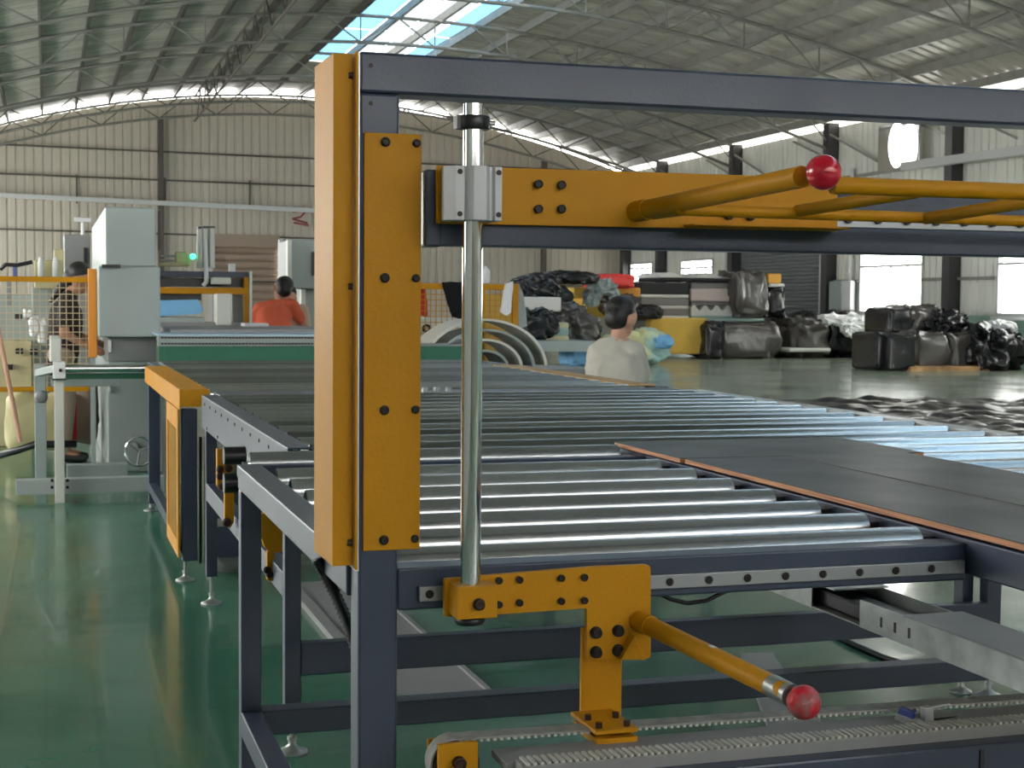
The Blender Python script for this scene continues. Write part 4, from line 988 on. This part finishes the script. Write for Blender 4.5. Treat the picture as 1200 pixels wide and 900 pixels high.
# layer table: middle white/grey slab stacks
stk = [(751, 345, 808, 331, 'd', 'black slab on the left stripe-layered stack', 0), (751, 349, 808, 345, 'w', 'thin white slab below the black one, left striped stack', 0),
       (751, 358, 808, 349, 'g', 'grey slab in the middle of the left striped stack', 0), (751, 362, 808, 358, 'w', 'thin white slab under the grey one, left striped stack', 0),
       (751, 370, 808, 362, 'g', 'lower dark grey slab of the left striped stack', 0), (751, 378, 808, 370, 'w', 'bottom white slab of the left striped stack', 0),
       (774, 330, 863, 325.5, 'd', 'long black slab across the top of both striped stacks', 0), (774, 325.5, 863, 320, 'w', 'long white slab topmost over both striped stacks', 2),
       (810, 341, 863, 331, 'g', 'grey slab high on the right striped stack', 0), (810, 353, 863, 338, 'p', 'thick pinkish slab on the right striped stack', 0),
       (810, 358, 863, 353, 'g', 'thin grey slab below the pinkish one', 0), (810, 370, 863, 358, 'w', 'wavy-topped white slab on the right striped stack', 4), (810, 373, 863, 369, 'c', 'thin aqua slab at the bottom of the right striped stack', 0)]
for a, y1, b, y0, k_, lab, wv in stk: foam(a, y0, b, y1, k_, lab, Yp+.5+(.05 if k_ == 'g' and b == 863 else 0), 1.6, wv)
foam(762, 372.5, 828, 415, 'y', 'big yellow foam block standing on the floor', Yp, 1.6, 0)
foam(829.5, 373, 896, 377, 'c', 'flat aqua slab laid across the floor bundles', Yp+.3, 1.6)
foam(672, 337, 688, 349, 'y', 'small yellow foam block left of the grey draped film', Yp+.2)
foam(722, 337, 751, 348, 'o', 'orange-yellow block under the red cushion', Yp+.2)
foam(688, 346, 718, 372, 'y', 'tall yellow foam block above the worker in the beige shirt', Yp+.1)
foam(900, 320.5, 916, 332, 'o', 'little orange block on top of the film-wrapped stack', Yp)
foam(902, 332, 920, 336, 'w', 'thin white slab under the little orange block', Yp)
foam(612, 348, 658, 365, 'w', 'long white foam slab on the left of the black bags', Yp-3, 1)
foam(632, 393, 667, 405, 'k', 'cream foam slab low on the left', Yp-4, 1)
foam(645, 384, 667, 394, 'c', 'blue-green foam slab above the low cream slab', Yp-4, 1)
foam(650, 378, 667, 385, 'k', 'pale green foam slab above the blue-green slab', Yp-4, 1)
foam(740, 374, 762, 390, 'g', 'pale grey foam offcut left of the big yellow block', Yp+.3, 1)
def film(px0, py0, px1, py1, material, label, Y=Yp, dep=1.5, seed=0, amp=.16, sq=.35, cat='bundle', name='film_bundle', freq=2.6):
    a = pxbox(px0, py0, px1, py1, Y, dep)
    z0 = max(0, a[4]) if py1 < 411 else 0
    return lump(name, ((a[0]+a[1])/2, Y+dep/2, z0), (a[1]-a[0], dep, a[5]-z0), material, label, cat, seed, amp, freq, sq, 'film-wrapped bundles by the right wall', 9, .9)
film(829, 377.5, 916, 415, 'filmg', 'wide bundle draped in creased shiny film right of the yellow block', Yp, 1.5, 2, .13, .3)
film(828, 378, 850, 415, 'film', 'black end of the draped bundle beside the yellow block', Yp-.4, .8, 31, .1, .3)
film(864, 319, 901, 372, 'filmg', 'tall stack wrapped in creased brown-black film against the shutter', Yp, 1.5, 4, .13, .3)
film(898, 333, 922, 372, 'film', 'black wrapped stack right of the tall creased one', Yp+.6, 1.2, 5)
film(912, 368, 960, 411, 'film', 'dark low bundle under the grey shutter', Yp+1.2, 1.5, 6, .15, .35)
film(932, 374, 976, 411, 'filmg', 'brownish film sack in the middle of the low bundles', Yp, 1.5, 7, .14, .45)
film(972, 370, 1015, 413, 'film', 'rounded black bundle with white draped film, nearest the window', Yp, 1.5, 8, .15, .55)
cloth('white_film', [(960, 370), (968, 377), (985, 381), (990, 392), (1004, 396), (1013, 385), (1014, 374), (1000, 369)], Yp-.2, 'white', 'white plastic film draped over the rounded black bundle', .3, .35)
foam(925, 408, 974, 412.5, 'w', 'thin white pallet sheet under the brownish sack', Yp-.3, 1)
film(1044, 361, 1072, 391, 'film', 'upper left black cube-shaped bundle in the right pile', 30, 1.2, 11, .06, .18)
film(1066, 359, 1103, 391, 'filmg', 'upper bundle wrapped in clear glittering film', 30, 1.2, 12, .16, .35)
film(1030, 390, 1047, 425, 'film', 'narrow black bundle at the left end of the right pile', 29, 1.2, 13, .07, .2)
film(1045, 391, 1074, 427, 'film', 'lower left black cube-shaped bundle in the right pile', 28.7, 1.2, 14, .05, .18)
film(1071, 390, 1114, 425, 'filmg', 'lower bundle with vertical creases and white glints', 29, 1.2, 15, .12, .25)
film(1100, 368, 1140, 392, 'film', 'loose black film heap lying over the right pile', 29.5, 1.1, 16, .3, .7)
film(1115, 391, 1156, 425, 'filmg', 'brown-grey film-wrapped cube on the pallet sheet', 29, 1.2, 17, .1, .25)
film(1153, 388, 1210, 427, 'film', 'black and white film heap at the right edge', 28.5, 1.3, 18, .3, .7)
film(1132, 383, 1152, 394, 'white', 'cream film scrap behind the brown-grey cube', 29.6, .8, 19, .2, .8)
film(1172, 377, 1196, 395, 'white', 'white film tuft on top of the right heap', 29, .8, 20, .2, .8)
a = pxbox(1068, 422, 1168, 428, 28.6, 1.6); tag(bx(a[0], a[1], 28.6, 30.2, .0, .10).build('pallet', mat('pallet_orange', (.72, .42, .2), .7, 0, .6, 3), bevel=.01), 'low orange and white pallet under the right pile', 'pallet')
# bags on the left of the pile
for px0, py0, px1, py1, mm, lab, s_, Y_ in (
    (611, 324, 662, 350, 'film', 'large black bag at the top left of the pile', 41, Yp-2), (642, 318, 706, 333, 'film', 'long black bag along the top of the pile', 42, Yp-1),
    (652, 338, 674, 372, 'rubber', 'dark grey block beside the small yellow foam', 43, Yp-1.5), (606, 364, 656, 402, 'film', 'bulging black bag at the lower left of the pile', 44, Yp-4.2),
    (640, 355, 690, 378, 'filmg', 'grey-black crumpled film under the long white slab', 45, Yp-2.2), (665, 370, 706, 405, 'filmg', 'shiny dark film bundle left of the worker in beige', 46, Yp-3.2),
    (715, 347, 752, 370, 'filmg', 'dark crumpled film under the orange-yellow block', 47, Yp-.6), (738, 358, 782, 374, 'film', 'flat black bag in front of the left striped stack', 48, Yp-.6),
    (700, 330, 752, 345, 'film', 'black bag behind the red cushion', 49, Yp+1)):
    film(px0, py0, px1, py1, mm, lab, Y_, 1.2, s_, .2, .6)
film(700, 321.5, 746, 338, mat('red_film', (.85, .06, .05), .5), 'bright red cushion on top of the pile', Yp-.2, 1.2, 51, .14, .35, 'cushion', 'red_cushion')
cloth('grey_film', [(690, 334), (686, 352), (694, 357), (701, 349), (708, 339), (718, 350), (722, 340), (712, 330), (698, 327)], Yp-.5, 'mgrey', 'pale grey film draped beside the red cushion', .4, .5)
film(670, 401, 690, 413, 'bluefoam', 'light blue foam piece low behind the beige shirt', Yp-4.5, 1, 52, .12, .5, 'foam', 'foam_piece')
film(727, 389, 792, 416, mat('mixed_foam', (.45, .66, .62), .8, 0, scale=1.2, col2=(.75, .72, .4), contrast=(.45, .55)), 'low heap of pastel green and yellow foam offcuts on the floor', Yp-4, 1.5, 53, .22, .9, 'foam', 'foam_heap')
film(776, 394, 792, 409, 'bluefoam', 'small blue offcut at the right end of the pastel heap', Yp-4.3, .8, 54, .2, .8, 'foam', 'foam_piece')
bx(*pxbox(612, 400, 700, 412, Yp-5.2, 2)).build('low_platform', 'mgrey'); tag(bpy.data.objects['low_platform'], 'low grey platform beneath the left foam slabs', 'platform')
# crumpled film laid over the floor at right
n = 110; vs = []; fs = []
P4 = [Vector((3.9, 13.6, 0)), Vector((14.5, 11.5, 0)), Vector((19, 19.5, 0)), Vector((6.5, 21.2, 0))]
P4 = [Vector(U(870, 470, Z=.0)), Vector(U(1000, 520, Z=.0)), Vector(U(1300, 520, Z=.0)), Vector(U(1290, 468, Z=0))]
for i in range(n+1):
    for j in range(n+1):
        u_, v_ = i/n, j/n
        p = (P4[0]*(1-u_)+P4[3]*u_)*(1-v_)+(P4[1]*(1-u_)+P4[2]*u_)*v_
        e_ = min(1, min(u_, 1-u_, v_, 1-v_)*12)
        h = .02+abs(noise.noise(Vector((p.x*1.6, p.y*1.2, 3))))*.12*e_+noise.noise(Vector((p.x*5, p.y*4, 9)))*.035*e_
        vs.append((p.x, p.y, max(.004, h)))
for i in range(n):
    for j in range(n): fs.append((i*(n+1)+j, i*(n+1)+j+1, (i+1)*(n+1)+j+1, (i+1)*(n+1)+j))
o = MB().add(vs, fs, True).build('black_sheeting', 'sheet'); tag(o, 'wide shiny black plastic sheeting spread over the floor beyond the conveyor', 'sheeting')
# wall equipment
eb = thing('electric_box', tuple(U(985, 365, X=XR-.1)), 'grey electrical box with white meter beside the dark column', 'box')
a = U(977, 330, X=XR-.15); b = U(990, 364, X=XR-.15); bx(XR-.3, XR-.1, b.y, a.y, b.z, a.z).build('box', 'mgrey', eb, .02)
a = U(990, 329, X=XR-.15); b = U(1000, 364, X=XR-.15); bx(XR-.26, XR-.1, b.y, a.y, b.z, a.z).build('white_unit', 'white', eb, .03)
MB().cyl((XR-.12, (a.y+b.y)/2, a.z), (XR-.12, (a.y+b.y)/2, 5.2), .06, 10).build('conduit', 'frame', eb)
vl = thing('vent_lamp', tuple(U(1053, 172, X=XR-.5)), 'bright oval lamp in a square silver reflector high on the right wall', 'lamp')
a = U(1030, 148, X=XR-.4); b = U(1077, 196, X=XR-.4)
bx(XR-.42, XR-.36, b.y, a.y, b.z, a.z).build('reflector', 'chrome', vl, .02)
c_ = U(1051, 170, X=XR-.6); MB().sph((XR-.6, c_.y, c_.z), .5, 20, 14, (.25, .68, 1.15)).build('bulb', mat('lamp_glow', (1, .98, .93), .3, emit=9), vl)
tr_ = tag(MB().bar(U(1060, 195, X=XR-.7), U(1230, 172, X=XR-.7), .25, .2).build('cable_tray', 'frame'), 'pale wall-mounted cable tray below the oval lamp', 'tray')

# ================================================================== PEOPLE
class Cap:
    def __init__(s): s.mb = MB()
    def limb(s, a, b, ra, rb):
        s.mb.cyl(a, b, ra, 14, rb); s.mb.sph(a, ra, 14, 8); s.mb.sph(b, rb, 14, 8); return s
    def blob(s, c, sx, sy, sz): s.mb.sph(c, 1, 18, 12, (sx, sy, sz)); return s
    def build(s, name, material, parent, vox=.012, smooth=4):
        o = s.mb.build(name, material, parent)
        r = o.modifiers.new('remesh', 'REMESH'); r.mode = 'VOXEL'; r.voxel_size = vox; r.use_smooth_shade = True
        m_ = o.modifiers.new('smooth', 'SMOOTH'); m_.iterations = smooth; m_.factor = .5
        return o
def person(loc, rz, label, hgt, J, skin, shirt, pants, hair='hair', longhair=False, group=None):
    """J: joints in the figure's own frame (x right, y forward = facing, z up), metres for a 1.65 m body."""
    t = thing('person', loc, label, 'person', group); k = hgt/1.65
    rot = Matrix.Rotation(rz, 3, 'Z')
    def W(p): return Vector(loc)+rot@(Vector(p)*k)
    D = {n_: W(p) for n_, p in J.items()}
    up_h = (D['head']-D['neck']).normalized(); fwd = rot@Vector(J['look']).normalized() if 'look' in J else rot@Vector((0, 1, 0))
    fwd = (Vector(fwd)-up_h*up_h.dot(fwd)).normalized(); sd = fwd.cross(up_h).normalized()
    b = Cap()
    hc = D['head']
    b.limb(D['neck']-up_h*.03*k, hc-up_h*.05*k, .052*k, .050*k)
    b.mb.sph(hc+up_h*.02*k, .098*k, 20, 14, (1, 1, 1)); b.mb.sph(hc+up_h*.03*k-fwd*.02*k, .095*k, 20, 14)
    b.mb.sph(hc-up_h*.055*k+fwd*.030*k, .062*k, 16, 10); b.mb.cyl(hc+up_h*.01*k+fwd*.09*k, hc-up_h*.025*k+fwd*.118*k, .010*k, 8, .016*k)
    b.mb.sph(hc-up_h*.025*k+fwd*.112*k, .016*k, 10, 8); b.mb.sph(hc-up_h*.062*k+fwd*.088*k, .018*k, 10, 8, (1, 1, .6))
    for s_ in (-1, 1): b.mb.sph(hc+sd*s_*.098*k-up_h*.01*k, .024*k, 10, 8, (.5, .8, 1.2))
    for s_, q in ((-1, 'l'), (1, 'r')):
        b.limb(D['neck']-up_h*.02*k, D['sh'+q], .055*k, .055*k); b.limb(D['sh'+q], D['el'+q], .050*k, .040*k); b.limb(D['el'+q], D['wr'+q], .038*k, .026*k)
        hd = (D['wr'+q]-D['el'+q]).normalized(); side = hd.cross(Vector((0, 0, 1)));
        side = side.normalized() if side.length > .1 else sd
        pm = D['wr'+q]+hd*.075*k; b.limb(D['wr'+q], pm, .026*k, .034*k)
        nrm = hd.cross(side)
        for i, ln in enumerate((.062, .075, .07, .055)):
            o_ = pm+side*(i-1.5)*.021*k; m1 = o_+(hd*.6-nrm*.15)*ln*k; m2 = m1+(hd*.4-nrm*.35)*ln*k
            b.limb(o_-hd*.02*k, m1, .0105*k, .0095*k); b.limb(m1, m2, .0095*k, .008*k)
        b.limb(D['wr'+q]+hd*.02*k-side*.02*k, D['wr'+q]+hd*.06*k-side*.058*k-nrm*.01*k, .013*k, .010*k)
        b.limb(D['hip'+q], D['kn'+q], .082*k, .055*k); b.limb(D['kn'+q], D['an'+q], .054*k, .036*k)
        b.limb(D['an'+q], D['an'+q]+rot@Vector((0, .15, -.045))*k, .036*k, .034*k)
    b.limb(D['pelvis'], D['chest'], .125*k, .12*k); b.limb(D['chest'], D['neck']-up_h*.05*k, .12*k, .07*k)
    b.limb(D['hipl'], D['hipr'], .10*k, .10*k)
    bo_ = b.build('body', skin, t, .010)
    # hair
    h = Cap(); h.mb.sph(hc+up_h*.050*k-fwd*.028*k, .100*k, 20, 14); h.mb.sph(hc-up_h*.005*k-fwd*.050*k, .084*k, 18, 12)
    if longhair:
        h.limb(hc-fwd*.08*k, D['neck']-fwd*.09*k-up_h*.02*k, .05*k, .04*k); h.limb(D['neck']-fwd*.09*k-up_h*.02*k, D['chest']-fwd*.14*k+Vector((0, 0, .05)), .04*k, .022*k)
    h.build('hair', hair, t, .012, 2)
    for s_ in (-1, 1): MB().sph(hc+fwd*.094*k+sd*s_*.036*k+up_h*.012*k, .0095*k, 8, 6).build('eye', 'bolt', t)
    # shirt: torso + upper arms, a tad larger
    s = Cap(); dn = (D['pelvis']-D['chest']).normalized()
    acr = (D['shr']-D['shl']).normalized()
    for a_ in (-.055, 0, .055):
        s.limb(D['chest']+acr*a_*k, D['pelvis']+acr*a_*k+dn*.10*k, .135*k, .128*k)
    s.limb(D['chest'], D['neck']-up_h*.045*k, .125*k, .068*k)
    for q in 'lr':
        s.limb(D['neck']-up_h*.03*k, D['sh'+q], .064*k, .066*k); mid = D['sh'+q].lerp(D['el'+q], .66); s.limb(D['sh'+q], mid, .067*k, .062*k)
    so_ = s.build('shirt', shirt, t, .014, 5)
    tx = bpy.data.textures.new('folds', 'CLOUDS'); tx.noise_scale = .11
    d = so_.modifiers.new('folds', 'DISPLACE'); d.texture = tx; d.strength = .028; d.mid_level = .5
    p_ = Cap()
    for q in 'lr': p_.limb(D['hip'+q], D['kn'+q], .100*k, .072*k); p_.limb(D['kn'+q], D['an'+q], .070*k, .052*k)
    p_.limb(D['hipl'], D['hipr'], .118*k, .118*k); p_.limb(D['pelvis'], D['pelvis']-dn*.06*k, .125*k, .125*k)
    p_.build('trousers', pants, t, .014, 3)
    for q in 'lr':
        sh__ = Cap(); a_ = D['an'+q]; sh__.limb(a_+Vector((0, 0, -.03*k)), a_+rot@Vector((0, .16, -.05))*k, .045*k, .04*k); sh__.build('shoe', 'black', t, .012, 2)
    return t
ST = dict(pelvis=(0, 0, .92), chest=(0, .02, 1.24), neck=(0, .02, 1.42), head=(0, .05, 1.54), shl=(-.165, .02, 1.36), shr=(.165, .02, 1.36),
          ell=(-.22, .0, 1.09), elr=(.22, .0, 1.09), wrl=(-.2, .16, .90), wrr=(.2, .16, .90), hipl=(-.09, 0, .90), hipr=(.09, 0, .90),
          knl=(-.10, .03, .50), knr=(.10, .03, .50), anl=(-.10, 0, .09), anr=(.10, 0, .09), look=(0, 1, -.1))
def pose(**k): d = dict(ST); d.update(k); return d
# woman in dark shirt: faces right (+X), head bowed, forearms forward
J = pose(chest=(0, .03, 1.23), neck=(0, .07, 1.41), head=(0, .135, 1.52), look=(0, 1, -.55), shl=(-.16, .05, 1.35), shr=(.16, .05, 1.35),
         ell=(-.20, .05, 1.08), elr=(.20, .03, 1.08), wrl=(-.12, .27, 1.0), wrr=(.14, .25, .96))
wx = U(76, 400, Y=13.55)
person((wx.x-.02, 13.55, 0), -pi/2-.1, 'woman in a dark patterned short-sleeved shirt standing behind the wire fence, head bowed', 1.72, J, 'skin', 'pattern', 'tan', longhair=True)
# coral shirt worker: back to us, leaning right
J = pose(pelvis=(-.02, 0, .93), chest=(.0, .10, 1.20), neck=(.06, .18, 1.37), head=(.09, .20, 1.50), look=(-.5, 1, -.2), shl=(-.15, .13, 1.30), shr=(.20, .17, 1.33),
         ell=(-.27, .12, 1.07), wrl=(-.24, .26, .92), elr=(.32, .20, 1.10), wrr=(.46, .28, .94))
wx = U(321, 380, Y=16.5)
person((wx.x, 16.5, 0), -.15, 'worker in a coral shirt seen from behind, reaching to the right', 1.70, J, 'skin', 'orange', 'trouser')
J = pose(head=(0, .06, 1.50), neck=(0, .03, 1.40), elr=(.24, .05, 1.1), look=(0, 1, 0))
wx = U(338, 380, Y=17.0)
person((wx.x, 16.95, 0), 2.8, 'second worker in beige mostly hidden behind the coral-shirted one', 1.60, J, 'skinl', mat('beige_cotton', (.55, .40, .28), .8), 'trouser')
# seated worker in beige t-shirt, back to us
J = pose(pelvis=(0, 0, .62), chest=(0, .06, .92), neck=(.0, .12, 1.13), head=(.015, .165, 1.26), look=(.5, 1, -.3), shl=(-.125, .07, 1.05), shr=(.125, .09, 1.05),
         ell=(-.17, .14, .80), elr=(.17, .18, .80), wrl=(-.14, .36, .76), wrr=(.14, .38, .76), hipl=(-.09, .02, .60), hipr=(.09, .02, .60),
         knl=(-.13, .42, .58), knr=(.13, .42, .58), anl=(-.13, .36, .10), anr=(.13, .36, .10))
wx = U(709, 420, Y=9.5)
person((wx.x, 9.35, 0), -.6, 'man in a beige grey t-shirt with short black hair seated beyond the conveyor', 1.72, J, 'skinl', 'tshirt', 'trouser')
stl = thing('stool', (wx.x, 9.35, 0), 'small stool under the seated man in beige', 'stool')
MB().cyl((wx.x, 9.35, .46), (wx.x, 9.35, .50), .17, 20).build('seat', 'wood', stl)
for i in range(4):
    t = pi/4+i*pi/2; MB().cyl((wx.x+.16*cos(t), 9.35+.16*sin(t), 0), (wx.x+.11*cos(t), 9.35+.11*sin(t), .46), .016, 8).build('leg', 'wood', stl)
